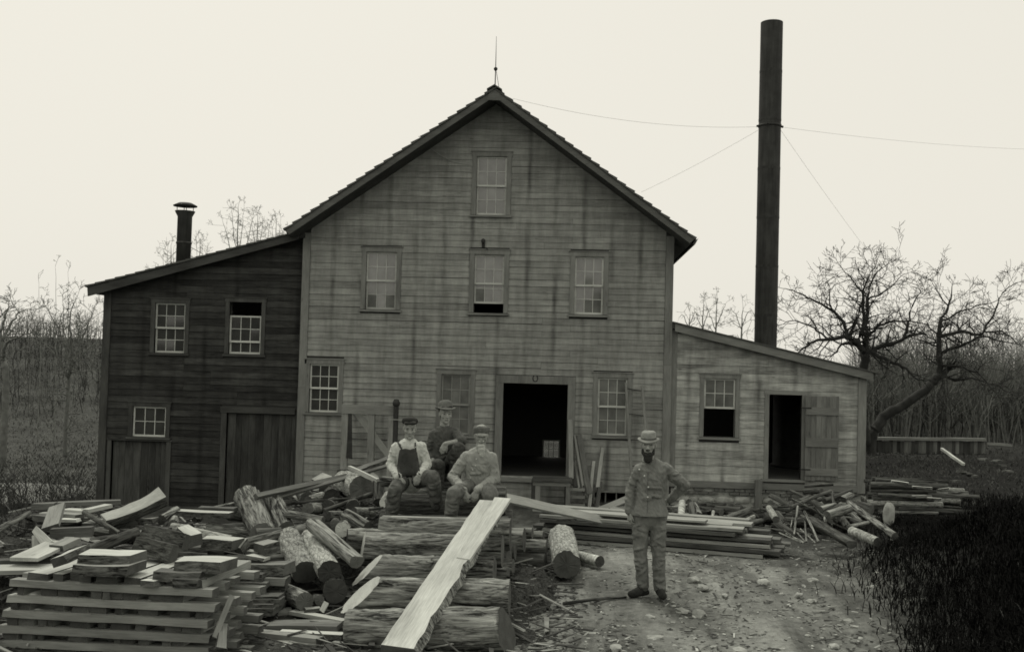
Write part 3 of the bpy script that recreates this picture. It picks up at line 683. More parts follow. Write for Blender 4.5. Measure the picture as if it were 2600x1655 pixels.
for rw in range(2):
    x = sl0 + 0.2 + rw * 0.1
    while x < sr - 0.2:
        if rnd.random() < 0.72:
            o = link('brick', bme, fnd); o.location = (x, SY + 0.012 + rnd.uniform(-0.012, 0.012), zb - 0.045 - rw * 0.068); o.rotation_euler = (0, rnd.uniform(-0.04, 0.04), rnd.uniform(-0.05, 0.05))
        x += 0.218
pst = F('D', 1783, 1160, SY - 0.1)
MB().box(pst.x - 0.07, pst.x + 0.07, SY - 0.16, SY - 0.055, -0.6, FD(1783, 1127, SY)[1]).build('support_post', M['trim'], shed)
# junk inside the shed doorway: boiler front dimly seen
bo = MB().lathe([(0.05, 0), (0.62, 0), (0.62, 0.06), (0.58, 0.08), (0.58, 2.2), (0.3, 2.3)], 28).build('boiler', M['iron'], None, True)
bo.location = ((x0 + x1) / 2 + 0.9, 3.0, sd_[2]); thing(bo, 'dark round iron boiler dimly standing inside the right shed', 'boiler')

# ---------------------------------------------------------------- smokestack and guys
kd = 4.0
s0 = F('D', 1800, 803, kd); s1 = F('D', 1815, 56, kd); cr = PX('D', 50.5, 27.0) / 2
stack = empty('smokestack', (s0.x, kd, 0)); thing(stack, 'tall round dark sheet iron smokestack rising behind the right shed', 'smokestack')
dx = (s1.x - s0.x) / (s1.z - s0.z)
def sx(z): return (z - s0.z) * dx
pts = []; zz = 0.0; secs = 9
for k in range(secs):
    za = 0.2 + (s1.z - 0.2) * k / secs; zc = 0.2 + (s1.z - 0.2) * (k + 1) / secs
    rr = cr * (1.0 + (0.010 if k % 2 else 0.0))
    MB().tube([(sx(za), 0, za), (sx(zc + 0.02), 0, zc + 0.02)], rr, 40, False).build('pipe_section', M['stack'], stack, True)
    if k: MB().tube([(sx(za - 0.03), 0, za - 0.03), (sx(za + 0.03), 0, za + 0.03)], cr * 1.022, 40, False).build('lap_seam', M['stack'], stack, True)
zbnd = F('D', 1810, 297, kd).z
MB().tube([(sx(zbnd) , 0, zbnd - 0.03), (sx(zbnd), 0, zbnd + 0.03)], cr * 1.05, 40).build('guy_band', M['iron'], stack, True)
for an in (0.0, 2.1, 3.3, 4.4): MB().tube([(sx(zbnd) + cr * math.cos(an), cr * math.sin(an), zbnd), (sx(zbnd) + cr * 1.22 * math.cos(an), cr * 1.22 * math.sin(an), zbnd - 0.02)], 0.03, 6).build('guy_eye', M['iron'], stack)
bp = Vector((s0.x + sx(zbnd), kd, zbnd))
for (qx, qy, Y), lab, sag in (((1206, 232, 1.2), 'long thin guy wire from the smokestack to the mill roof near the peak', 0.22), ((2600, 352, 18.0), 'thin guy wire running from the smokestack out to the right', 0.2),
                         ((1508, 452, 8.0), 'thin guy wire slanting from the smokestack down to the right roof slope', 0.05), ((2046, 598, 14.0), 'thin guy wire slanting from the smokestack down into the apple tree', 0.05)):
    q = F('D', qx, qy, Y); a = bp + Vector((cr if qx > 1810 else -cr, 0, -0.02 if abs(qy - 300) < 70 else -0.1)); pts = []
    for i in range(17):
        t = i / 16.0; p = a.lerp(q, t); p.z -= sag * 4 * t * (1 - t); pts.append(p)
    thing(MB().tube(pts, 0.003, 5).build('guy_wire', M['wire']), lab, 'wire')
ORD = ['first', 'second', 'third', 'fourth', 'fifth', 'sixth', 'seventh', 'eighth', 'ninth', 'tenth', 'eleventh', 'twelfth', 'thirteenth', 'fourteenth', 'fifteenth', 'sixteenth']
# ================================================================== LOGS, BOARDS AND THE WOOD PILES
PILE = []                                       # (x, y, z under the piece) for the heap of bark below the logs
def axes(A, B, up=Vector((0, 0, 1)), main='z'):
    d = (B - A).normalized(); u = up - d * up.dot(d)
    if u.length < 1e-3: u = Vector((0, 1, 0)) - d * d.y
    u.normalize(); s = u.cross(d).normalized()
    m = Matrix.Identity(4)
    if main == 'z': cols = (s, u, d)
    else: cols = (d, -s, u)                     # board: x along, y across, z thick
    for i, c in enumerate(cols):
        m[0][i], m[1][i], m[2][i] = c
    m.translation = A; return m
def log(A, B, r0, r1=None, label='', group=None, bk='bark', e0='end', e1='end', rough=1.0, cut0=None, cut1=None, seg=None, bend=0.0, cat='log', name='log', flat=None, support=True, parent=None):
    """a log: bark tube with real furrows and a cut face at either end; cut = (slope, angle) of a slanted axe cut"""
    r1 = r1 or r0 * 0.95; L = (B - A).length; sd = rnd.uniform(0, 100)
    dist = ((A + B) / 2 - CAM).length; q = max(0.3, min(1.0, 11.0 / dist)) * min(1.0, r0 / 0.12)
    nr = seg or int(max(10, min(44, 40 * q))); nl = max(4, min(46, int(L / 0.04 * q)))
    V = np.zeros((nl + 1, nr, 3)); am = 0.085 * rough
    bx, by = rnd.uniform(-1, 1) * bend, rnd.uniform(-1, 1) * bend
    for i in range(nl + 1):
        t = i / nl; rr = r0 + (r1 - r0) * t; z = L * t
        for k in range(nr):
            a = 2 * math.pi * k / nr; ca, sa = math.cos(a), math.sin(a)
            n1 = mnoise.noise((ca * 1.1 + sd, sa * 1.1, z * 1.6)); n2 = 1 - abs(mnoise.noise((ca * 4.2 + sd, sa * 4.2, z * 3.2 + sd))) * 2
            n3 = mnoise.noise((ca * 9 + sd, sa * 9, z * 9))
            r = rr * (1 + 0.07 * n1 + am * n2 + am * 0.4 * n3)
            if flat is not None:                # a side sawn flat: flat = (angle, depth fraction)
                dd = math.cos(a - flat[0]); lim = rr * flat[1]
                if r * dd > lim: r = lim / dd
            zz = z
            if cut0 and i == 0: zz += r * math.cos(a - cut0[1]) * cut0[0]
            if cut1 and i == nl: zz += r * math.cos(a - cut1[1]) * cut1[0]
            if (cut0 and 0 < i < nl * 0.5): 
                lo = r * math.cos(a - cut0[1]) * cut0[0]; zz = lo + (z) * (L - lo) / L if cut1 is None else max(zz, lo)
            s = math.sin(math.pi * t); V[i, k] = (r * ca + bx * s, r * sa + by * s, zz)
    idx = np.arange((nl + 1) * nr).reshape(nl + 1, nr); nx = np.roll(idx, -1, 1)
    f = np.stack([idx[:-1], nx[:-1], nx[1:], idx[1:]], -1).reshape(-1, 4)
    mw = axes(A, B)
    o = link(name, mesh(V.reshape(-1, 3), f, M[bk], True), parent, None, mw)
    for i, em in ((0, e0), (nl, e1)):
        if em is None: continue
        ring = V[i]; c = ring.mean(0); mid = c + (ring - c) * 0.5 + np.array([[0, 0, rnd.uniform(-0.004, 0.004) * (0.0 if (cut0 and i == 0) or (cut1 and i) else 1.0)] for _ in range(nr)])
        vv = list(ring) + list(mid) + [c]; ff = []
        for k in range(nr):
            j = (k + 1) % nr; q4 = (k, nr + k, nr + j, j); q3 = (nr + k, 2 * nr, nr + j)
            ff += [q4, q3] if i == 0 else [q4[::-1], q3[::-1]]
        link('cut_face', mesh(vv, ff, M[em]), o)
    if label: thing(o, label, cat, group)
    if support:
        for t in np.linspace(0.1, 0.9, 5):
            p = A.lerp(B, float(t)); PILE.append((p.x, p.y, p.z - max(r0, r1) * 0.92))
    return o
def board(A, B, w, th, mat='lum', label='', group=None, up=Vector((0, 0, 1)), live=(0, 0), seg=None, warp=0.0, bk='bark_shade_x', cat='board', name='board', support=True, endcut=(0, 0), taper=1.0, parent=None):
    """a sawn board from A to B (centre line of its underside); live = ragged bark edge amounts left/right"""
    L = (B - A).length; n = seg or max(1, min(26, int(L / 0.12))) if any(live) or warp else (seg or max(2, min(8, int(L / 0.25))))
    sd = rnd.uniform(0, 90); v = []; f = []; fm = []
    for i in range(n + 1):
        t = i / n; x = L * t; ww = w * (1 + (taper - 1) * t)
        l = ww / 2 - live[0] * (0.5 + 0.5 * mnoise.noise((x * 5 + sd, 0, 0)) + 0.25 * mnoise.noise((x * 17, sd, 0)))
        r = ww / 2 - live[1] * (0.5 + 0.5 * mnoise.noise((x * 5 + sd, 9, 0)) + 0.25 * mnoise.noise((x * 17, sd, 9)))
        zz = warp * math.sin(math.pi * t) + (0.0015 * mnoise.noise((x * 9, sd, 4)))
        ex0 = endcut[0] if i == 0 else (endcut[1] if i == n else 0)
        bl, br = (live[0] * 0.55 + 0.0), (live[1] * 0.55 + 0.0)
        jj = lambda a: rnd.uniform(-a, a)
        ej = 0.012 if i in (0, n) else 0.0; wj = min(0.004, th * 0.08); q8 = [(jj(ej), jj(wj), jj(wj)) for _ in range(4)]
        v += [(a_ + b_[0], c_ + b_[1], d_ + b_[2]) for (a_, c_, d_), b_ in zip(((x - ex0 * ww / 2, -l - bl, zz), (x + ex0 * ww / 2, r + br, zz), (x + ex0 * ww / 2, r, zz + th), (x - ex0 * ww / 2, -l, zz + th)), q8)]
    for i in range(n):
        a = i * 4
        for k in range(4):
            j = (k + 1) % 4; f.append((a + k, a + j, a + 4 + j, a + 4 + k)[::-1]); fm.append(1 if k in (1, 3) and ((live[0] if k == 3 else live[1]) or (mat == 'bright' and th > 0.05)) else 0)  # squared thick bright boards: dark side colour stands in for shade
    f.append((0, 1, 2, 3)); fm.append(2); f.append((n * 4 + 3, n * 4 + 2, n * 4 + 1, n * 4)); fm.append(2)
    endm = M['lum_end'] if mat in ('lum_dk', 'lum') or th > 0.05 else M[mat]  # thick bright boards take the dark end too, shade put into the colour
    me = mesh(v, f, None, False, [M[mat], M[bk], endm], fm); mw = axes(A, B, up, 'x')
    o = link(name, me, parent, None, mw)
    if label: thing(o, label, cat, group)
    if support:
        for t in (0.1, 0.35, 0.65, 0.9):
            p = A.lerp(B, t); PILE.append((p.x, p.y, p.z - 0.01))
    return o
def LG(z, x1, y1, d1, x2, y2, d2, w1, w2=None, **k):
    if z in 'eb': d1, d2 = d1 * 1.04, d2 * 1.04
    return log(U(z, x1, y1, d1), U(z, x2, y2, d2), PX(z, w1, d1) / 2, PX(z, w2, d2) / 2 if w2 else None, **k)
def BD(z, x1, y1, d1, x2, y2, d2, w, th, mat='lum', **k):     # w, th in metres
    if z == 'd': d1, d2, w, th = d1 * 0.92, d2 * 0.92, w * 0.92, th * 0.92
    if z in 'eb': d1, d2, w, th = d1 * 1.04, d2 * 1.04, w * 1.04, th * 1.04
    return board(U(z, x1, y1, d1), U(z, x2, y2, d2), w, th, mat, **k)

# ---- the row of big bolts rising towards the men, front one first
gB = 'big ash bolts laid side by side in the middle pile'
LG('S', 884, 1604, 9.45, 1282, 1600, 9.35, 104, 108, label='thick nearest bark log at the bottom of the middle pile, under the bright slab', group=gB, rough=1.5, bk='bark', e0='end', e1='end', cut1=(-0.4, 2.36))
LG('S', 915, 1510, 10.05, 1294, 1518, 9.95, 84, 88, label='second big log from the front with a bright axe-cut left end', group=gB, rough=1.5, e0='end_br', cut0=(1.15, 1.95), e1='end')
LG('S', 932, 1447, 10.75, 1256, 1452, 10.6, 72, 72, label='third big log from the front, its left end cut to a pale slant', group=gB, rough=1.5, e0='end_br', cut0=(1.05, 1.9), e1='end')
LG('S', 920, 1392, 11.35, 1276, 1400, 11.2, 78, 74, label='fourth big log from the front with a blunt pale left end', group=gB, rough=1.5, e0='end_br', cut0=(0.35, 2.6), e1='end')
top5 = LG('S', 968, 1344, 11.9, 1296, 1352, 11.8, 84, 84, label='top big log with flattened bright upper side at the old man\'s feet', group=gB, flat=(R(88), 0.8), e0='end', e1='end')
fr5 = PX('S', 84, 11.9) / 2 * 0.8
board(Vector((0, fr5 - 0.004, 0.12)), Vector((0, fr5 - 0.004, 1.3)), 0.13, 0.007, 'bright', up=Vector((0, 1, 0)), live=(0.03, 0.03), support=False, parent=top5, name='sawn_strip')
LG('c', 1490, 1330, 11.6, 2150, 1370, 11.75, 300, 300, label='dark butted log behind the left ends of the big middle logs', group=gB, rough=1.5, e0='end_dk', e1='end')
# log ends to the right of the slab
gR = 'log ends showing right of the bright slab'
for i, (xa, xb, yc, w, d, lab) in enumerate((
        (-250, 412, 850, 270, 12.4, 'tall log end face right of the slab, highest of the row'), (0, 505, 770, 130, 13.0, 'short log poking out right of the tall log end, near the top'),
        (300, 632, 795, 95, 13.3, 'small round stick end at the far right of the log row'), (150, 668, 925, 150, 13.0, 'pale topped log in the middle of the row right of the slab'),
        (200, 655, 1105, 205, 12.9, 'big dark bottom log lying right of the slab on the dirt'), (-300, 308, 985, 170, 12.1, 'dark log end below the tall one, right of the slab'),
        (-300, 240, 1010, 330, 11.9, 'broad log end just right of the slab at mid height'), (-300, 286, 1160, 180, 11.6, 'low narrow log end right of the third big log'), (-300, 226, 1240, 150, 11.3, 'lowest dark log end right of the third big log'))):
    LG('f', xa, yc, d + 0.12, xb, yc + 8, d, w, label=lab, group=gR, bk='bark_dk' if i in (4, 5) else 'bark', e0=None, e1='end')
# supports hidden below the men and the top logs
gs = 'seat logs under the three men'
for i, (d, y, xa, xb, w, lab) in enumerate(((12.85, 1290, 985, 1262, 74, 'dark seat log under the man in overalls and the old man'), (13.25, 1262, 1000, 1285, 70, 'seat log just behind the two front men'),
        (13.75, 1244, 1010, 1270, 68, 'rear seat log carrying the man in the round hat'), (12.5, 1340, 965, 1290, 70, 'dark log behind the top big log, below the men\'s boots'), (13.3, 1325, 970, 1300, 74, 'lower dark log between the seat logs'))):
    LG('S', xa, y, d + 0.04, xb, y + 7, d - 0.04, w, label=lab, group=gs, bk='bark_dk', e0='end', e1='end')
LG('S', 972, 1222, 13.3, 1003, 1224, 13.2, 26, label='sawn pale block end beside the seated man\'s elbow', bk='bark', e0='end_br', e1='end')
# ---- the bright slab and its narrower twin, resting on the row
def on_row(z, pts): return [U(z, x, y, d) for x, y, d in pts]
A = U('S', 1014, 1660, 8.72); B = U('S', 1252, 1286, 11.45)
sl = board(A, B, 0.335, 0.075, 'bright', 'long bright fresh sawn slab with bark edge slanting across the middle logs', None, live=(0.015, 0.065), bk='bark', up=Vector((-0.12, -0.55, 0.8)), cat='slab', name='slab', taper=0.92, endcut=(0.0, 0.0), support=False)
A2 = U('S', 1168, 1440, 10.2); B2 = U('S', 1276, 1284, 11.42)
board(A2 + Vector((0.03, -0.05, 0.075)), B2 + Vector((0.0, -0.05, 0.07)), 0.16, 0.03, 'bright', 'short narrow bright board lying on the upper end of the slab', None, live=(0.03, 0.0), up=Vector((-0.12, -0.55, 0.8)), cat='board', support=False, taper=1.25)

# ---- leaning and tumbled logs of the left heap
gH = 'tumbled logs of the left heap'
LG('b', 1440, 860, 11.9, 1215, 330, 12.9, 320, 330, label='thick furrowed log standing tilted against the big dark door', group=gH, e0='end', cut0=(0.6, 0.5), rough=1.4)
LG('b', 1760, 770, 12.1, 1570, 340, 13.0, 225, 225, label='slimmer tilted log right beside the thick standing one', group=gH)
LG('b', 690, 760, 12.3, 1330, 860, 12.2, 170, 160, label='rough horizontal log left of the tilted logs', group=gH, e0='end', rough=1.5)
LG('b', 200, 760, 11.5, 1000, 930, 11.3, 165, 150, label='long pale barked log sloping down right, left of the heap', group=gH, bk='bark_lt')
LG('b', 1100, 985, 11.0, 2180, 720, 11.7, 150, 150, label='long log slanting up right in front of the tilted logs', group=gH)
LG('c', 1040, 1110, 11.5, 1640, 1620, 10.75, 215, 215, label='split half log slanting down right, beside the big middle logs', group=gH, bk='bark', flat=(1.4, 0.55), e0='end', e1='end')
LG('b', 2010, 1350, 10.45, 1780, 900, 11.4, 330, 320, label='leaning log with pale flaky bark and a half lit sawn end', group=gH, bk='bark_lt', e0='end', cut0=(-0.3, 1.5), rough=1.5)
LG('e', 1430, 400, 10.25, 1165, -60, 11.35, 320, 300, label='pale barked log with a round dark end facing the camera', group=gH, bk='bark_lt', e0='end_dk')
LG('e', 1515, 670, 10.15, 1440, 430, 11.2, 325, 300, label='round dark log end below the pale barked one', group=gH, bk='bark_dk', e0='end_dk')
LG('e', 1080, 815, 9.75, 700, 640, 10.5, 250, 240, label='short log with a dark round end, low in the left heap', group=gH, bk='bark', e0='end')
LG('e', 1290, 800, 9.95, 1220, 770, 10.4, 140, 130, label='small dark stub between two log ends low in the heap', group=gH, bk='bark_dk', e0='end')
LG('c', 690, 985, 12.7, 1180, 1075, 12.5, 105, 105, label='light narrow log lying level behind the tilted logs', group=gH, bk='bark')
LG('c', 970, 910, 13.0, 1180, 915, 14.0, 150, 150, label='small log with a pale round sawn end in the far heap', group=gH, e0='end_br' if False else 'end', bk='bark')
LG('c', 1700, 640, 14.2, 1470, 570, 15.2, 330, 330, label='biggest round log end in the far heap, below the pale stick', group=gH, bk='bark_lt', e0='end')
LG('c', 1300, 760, 14.5, 1290, 700, 15.4, 220, 220, label='dark round log end left of the biggest one in the far heap', group=gH, bk='bark_dk', e0='end_dk')
LG('c', 1200, 660, 15.0, 1190, 600, 15.8, 140, 140, label='small dark log end high in the far heap', group=gH, bk='bark_dk', e0='end_dk')
LG('c', 960, 770, 14.6, 900, 720, 15.4, 170, 170, label='dark log end under the long slanting slabs', group=gH, bk='bark_dk', e0='end_dk')
LG('c', 980, 810, 14.3, 1170, 760, 14.6, 130, 150, label='short pale flaky piece under the long slanting slabs', group=gH, bk='bark_lt')
LG('c', 1245, 890, 13.6, 1330, 840, 14.6, 180, 170, label='dark log end in the lower middle of the far heap', group=gH, bk='bark_dk', e0='end_dk')
LG('c', 1585, 890, 13.4, 1600, 830, 14.4, 180, 170, label='dark log end below the biggest one', group=gH, bk='bark_dk', e0='end_dk')
LG('c', 1940, 830, 13.6, 1930, 560, 13.9, 150, 150, label='short log standing upright beside the seated man\'s elbow', group=gH, bk='bark_dk')
LG('c', 1225, 1015, 12.6, 1470, 1010, 13.0, 140, 120, label='small log with a dark end above the split half log', group=gH, bk='bark', e0='end_dk')
LG('c', 1600, 960, 12.7, 1870, 960, 12.9, 130, 120, label='short pale log pointing at the seated man\'s boot', group=gH, bk='bark_lt', e0='end_dk')
LG('c', 1480, 1010, 12.0, 1780, 1180, 11.8, 190, 180, label='log with a rounded end sloping behind the big middle logs', group=gH, bk='bark')
LG('c', 1440, 1200, 11.6, 1500, 1130, 12.2, 190, 190, label='pale log end left of the dark butted log', group=gH, bk='bark', e0='end_br')
LG('c', 1335, 1130, 12.0, 1350, 1100, 12.6, 120, 120, label='small round log end above the split half log', group=gH, bk='bark_dk', e0='end')
LG('c', 1985, 850, 12.6, 2060, 720, 12.75, 105, 105, label='bright split chunk beside the seated man\'s shin', group=gH, bk='bark_lt', e0='end_br', cut0=(0.8, 1.0))
LG('a', 1120, 1200, 10.7, 1860, 920, 11.3, 140, 150, label='dark log slanting up right behind the sawn board stack', group=gH, bk='bark_dk', e0='end', e1='end_br')
LG('a', 1700, 860, 11.9, 1800, 760, 12.6, 330, 330, label='large dim log end under the long split slab', group=gH, bk='bark_dk', e0='end_dk')
LG('b', 60, 640, 12.0, 260, 520, 12.3, 130, 120, label='crooked rough bark chunk left of the pale boards', group=gH, rough=2.5, bk='bark')
LG('b', 210, 700, 11.7, 230, 640, 12.0, 120, 110, label='knotty stub end left of the pale boards', group=gH, rough=2.0, bk='bark')
LG('b', 1340, 830, 11.8, 1680, 800, 11.9, 140, 120, label='dark wedge of log below the tilted logs', group=gH, bk='bark_dk', e0='end_dk')
LG('b', 980, 570, 12.7, 1190, 600, 12.6, 150, 140, label='dark bark log behind the thick standing log', group=gH, bk='bark_dk')
LG('b', 500, 640, 12.3, 580, 620, 12.9, 70, 70, label='small round stick end under the pale boards', group=gH, e0='end')
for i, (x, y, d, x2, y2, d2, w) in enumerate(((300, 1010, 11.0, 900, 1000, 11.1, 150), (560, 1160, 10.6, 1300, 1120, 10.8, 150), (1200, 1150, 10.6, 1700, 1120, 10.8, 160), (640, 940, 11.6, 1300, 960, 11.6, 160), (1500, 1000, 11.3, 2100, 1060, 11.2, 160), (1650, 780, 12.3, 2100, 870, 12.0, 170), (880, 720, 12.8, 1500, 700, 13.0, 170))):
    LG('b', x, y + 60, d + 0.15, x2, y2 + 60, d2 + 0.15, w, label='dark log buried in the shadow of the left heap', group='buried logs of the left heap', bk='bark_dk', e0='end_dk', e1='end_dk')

# ---- long slabs leaning up to the right across the far heap
gP = 'long slabs propped over the far heap'
BD('c', 250, 770, 13.0, 1600, 470, 14.9, 0.07, 0.05, 'lum_dk', label='long upper slab slanting up right from the tilted logs', group=gP, up=Vector((0, -0.9, 0.45)), live=(0.0, 0.0), support=False)
BD('c', 250, 750, 13.02, 1600, 446, 14.92, 0.035, 0.022, 'bright', label='thin pale strip along the top of the long upper slab', group=gP, support=False)
BD('c', 560, 785, 13.4, 2060, 345, 15.4, 0.05, 0.04, 'lum_dk', label='long lower slab with light edge below the upper one', group=gP, up=Vector((0, -0.8, 0.6)), support=False)
BD('c', 1640, 420, 15.0, 2120, 240, 15.8, 0.10, 0.06, 'lum_dk', label='rough bark slab end rising behind the overalls man', group=gP, live=(0.03, 0.02), up=Vector((0, -0.7, 0.7)), support=False)
LG('b', 590, 505, 12.95, 1100, 395, 13.4, 30, label='thin pale pole behind the thick standing log', group=gP, bk='bark_lt', support=False)
LG('c', 640, 855, 13.5, 1840, 750, 14.0, 44, 30, label='thin dark pole lying level across the far heap', group=gP, bk='bark_dk', support=False)
LG('c', 1190, 935, 13.4, 1840, 715, 13.9, 48, 60, label='dark pole slanting up across the far log ends', group=gP, bk='bark_dk', support=False)
LG('c', 1800, 925, 12.5, 2010, 900, 12.6, 34, 34, label='short dark rod end beside the seated man\'s boot', bk='bark_dk', support=False)
BD('c', 1535, 375, 14.6, 1920, 560, 13.8, 0.05, 0.05, 'bright', label='pale square stick lying over the biggest far log', support=False)
LG('c', 1400, 420, 15.2, 1560, 390, 15.5, 75, 75, label='dark knobby root end high on the far heap', bk='bark_dk', rough=2.5)
for i, (x, y, x2, y2, w) in enumerate(((1080, 560, 1230, 470, 0.16), (1290, 610, 1420, 560, 0.18), (1240, 620, 1420, 625, 0.05), (1060, 690, 1160, 620, 0.12), (1800, 440, 1930, 540, 0.16))):
    BD('c', x, y, 15.4, x2, y2, 15.7, w, 0.025, 'lum', label='pale board scrap against the wall behind the far heap', group='pale scraps behind the far heap', up=Vector((0, -0.8, 0.5)), support=False)
# ---- boards of the left heap
gL = 'loose boards of the left heap'
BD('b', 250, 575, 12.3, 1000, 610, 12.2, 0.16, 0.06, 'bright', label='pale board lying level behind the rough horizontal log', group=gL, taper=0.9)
BD('b', 570, 540, 12.45, 1060, 555, 12.4, 0.14, 0.07, 'lum_dk', label='dark slab lying on the end of the pale level board', group=gL)
A = U('a', 1400, 740, 11.6); B = U('a', 2200, 400, 12.1)
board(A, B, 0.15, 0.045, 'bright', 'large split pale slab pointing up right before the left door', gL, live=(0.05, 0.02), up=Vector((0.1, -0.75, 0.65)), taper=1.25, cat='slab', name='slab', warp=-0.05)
LG('a', 1500, 830, 11.75, 2230, 500, 12.3, 130, 130, label='dark half log under the large split slab', group=gL, bk='bark_dk', e0='end_dk', e1='end_dk', support=True)
BD('a', 700, 880, 11.2, 790, 590, 11.7, 0.17, 0.05, 'lum', label='short wide board leaning flat at the left of the heap', group=gL, up=Vector((0, -0.8, 0.6)))
BD('a', 690, 990, 11.1, 1260, 960, 11.15, 0.12, 0.10, 'lum_dk', label='squared dark block below the short wide board', group=gL)
BD('a', 490, 885, 11.0, 690, 1110, 10.8, 0.07, 0.03, 'bright', label='thin bright splinter board standing aslant', group=gL, up=Vector((0, -0.9, 0.3)), taper=1.6)
BD('a', 505, 1120, 10.9, 500, 960, 10.95, 0.08, 0.03, 'bright', label='small bright block end left of the splinter', group=gL, up=Vector((0, -1, 0.1)))
BD('a', 320, 1310, 10.15, 830, 1070, 10.9, 0.28, 0.035, 'bright', label='wide bright board lying behind the sawn stack at far left', group=gL)
BD('a', 760, 1170, 10.6, 1000, 1060, 10.9, 0.16, 0.06, 'lum', label='second wide board beside the bright one', group=gL)
for i, (x, y, d, x2, y2, d2, w, th, m, lab) in enumerate((
        (470, 600, 12.6, 760, 590, 12.6, 0.14, 0.07, 'lum_dk', 'level grey board at the far left end of the heap'), (870, 650, 12.2, 1160, 670, 12.1, 0.15, 0.05, 'bright', 'pale board end right of the short wide board'),
        (1160, 650, 12.1, 1480, 575, 12.6, 0.10, 0.04, 'bright', 'pale bent board below the left door'), (560, 570, 12.9, 1640, 525, 13.2, 0.14, 0.05, 'lum_dk', 'long dark slab lying at the foot of the left door'),
        (560, 690, 12.3, 680, 690, 12.3, 0.10, 0.04, 'lum', 'short board tip behind the wide board, upper'), (830, 710, 12.0, 1080, 730, 11.9, 0.13, 0.05, 'lum', 'grey board tip right of the wide board, middle'),
        (830, 765, 11.8, 1070, 770, 11.8, 0.12, 0.03, 'bright', 'pale board tip right of the wide board, lower'), (540, 740, 12.1, 700, 760, 12.0, 0.2, 0.06, 'lum_dk', 'dark plank under the wide board'),
        (900, 1020, 11.0, 1050, 1000, 11.2, 0.08, 0.03, 'lum', 'small scrap under the dark block'), (1200, 840, 11.6, 1350, 770, 11.9, 0.14, 0.04, 'lum', 'grey scrap below the large split slab'))):
    BD('a', x, y, d, x2, y2, d2, w, th, m, label=lab, group=gL)
LG('a', 1140, 640, 11.8, 1620, 930, 11.3, 66, 66, label='dark stick slanting down right across the left boards', group=gL, bk='bark_dk', support=False)
LG('a', 1250, 870, 11.5, 1500, 900, 11.4, 60, 60, label='grey stick end right of the dark block', group=gL, bk='bark')
LG('a', -60, 900, 10.9, 400, 650, 11.6, 84, 60, label='thick bare branch at the left edge leaning on the heap', bk='bark', cat='branch', name='branch', support=False)
LG('a', 600, 880, 11.3, 640, 780, 11.4, 60, 60, label='dark stick under the short wide board', group=gL, bk='bark')
for i in range(26):                             # dark boards and bark filling the heap
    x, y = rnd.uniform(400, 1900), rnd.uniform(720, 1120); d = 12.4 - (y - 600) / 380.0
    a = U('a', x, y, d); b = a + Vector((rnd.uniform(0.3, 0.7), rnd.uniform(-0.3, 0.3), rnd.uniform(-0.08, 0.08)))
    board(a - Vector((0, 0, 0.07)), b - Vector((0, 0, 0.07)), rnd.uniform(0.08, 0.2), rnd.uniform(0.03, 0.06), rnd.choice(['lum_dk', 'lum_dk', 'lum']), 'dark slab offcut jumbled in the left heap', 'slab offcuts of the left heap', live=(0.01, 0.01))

# ---- sawn board stack at the lower left, laid criss-cross
gS = 'sawn boards of the criss-cross stack'
dl, dr_ = 8.95, 8.60
names = ['top', 'second', 'third', 'fourth', 'fifth', 'sixth']
lv = [(85, 345, 2095, 452), (55, 500, 2110, 604), (10, 645, 2050, 760), (-30, 798, 2060, 905), (-60, 940, 2060, 1030), (-60, 1090, 2060, 1180)]
back = (U('d', 85, 345, dl + 0.01) - U('d', 85, 345, dl)).normalized(); bdir = Vector((back.x, back.y, 0)).normalized()
tie = None
for k, (x1, y1, x2, y2) in enumerate(lv):
    a0_ = U('d', x1, y1, dl); b0_ = U('d', x2, y2, dr_); along = (b0_ - a0_).normalized(); bk_ = Vector((-along.y, along.x, 0)).normalized()
    for j in range(4):
        off = bk_ * (0.06 + j * 0.24 + (rnd.uniform(-0.03, 0.03) if j else 0)); sh_ = along * (rnd.uniform(-0.06, 0.10) if j else 0)
        dx_ = U('d', 2300, 600, 9.5) * 0
        board(a0_ + off + sh_, b0_ + off + sh_ + along * (rnd.uniform(0.0, 0.08) if j else 0), 0.095 if j else 0.10, 0.061, 'lum', ('front board of the %s layer of the criss-cross stack' % names[k]) if j == 0 else '%s board from the front in the %s layer of the criss-cross stack' % (ORD[j], names[k]), gS, support=True)
    # cross pieces under this layer
    L = (b0_ - a0_).length; x = 0.05 + rnd.uniform(0, 0.06)
    zlow = None
    if k < 5:
        nx1, ny1, nx2, ny2 = lv[k + 1]; an, bn = U('d', nx1, ny1, dl), U('d', nx2, ny2, dr_)
        i = 0
        while x < L - 0.08:
            w = rnd.choice([0.06, 0.09, 0.14, 0.17]); t = x / L
            lo = an.lerp(bn, t).z + 0.063; hi = a0_.lerp(b0_, t).z - 0.003; st_ = a0_.lerp(b0_, t); st_.z = lo
            pr_ = rnd.uniform(0.0, 0.05); 
            board(st_ + bk_ * (0.02 + pr_), st_ + bk_ * rnd.uniform(0.85, 1.0), w, max(0.03, hi - lo), rnd.choice(['lum', 'lum_dk', 'lum']), '%s cross piece from the left under the %s layer of the criss-cross stack' % (ORD[min(i, 15)], names[k]), 'cross pieces of the criss-cross stack', support=False)
            x += w + rnd.choice([0.01, 0.02, 0.03, 0.12, 0.2]); i += 1
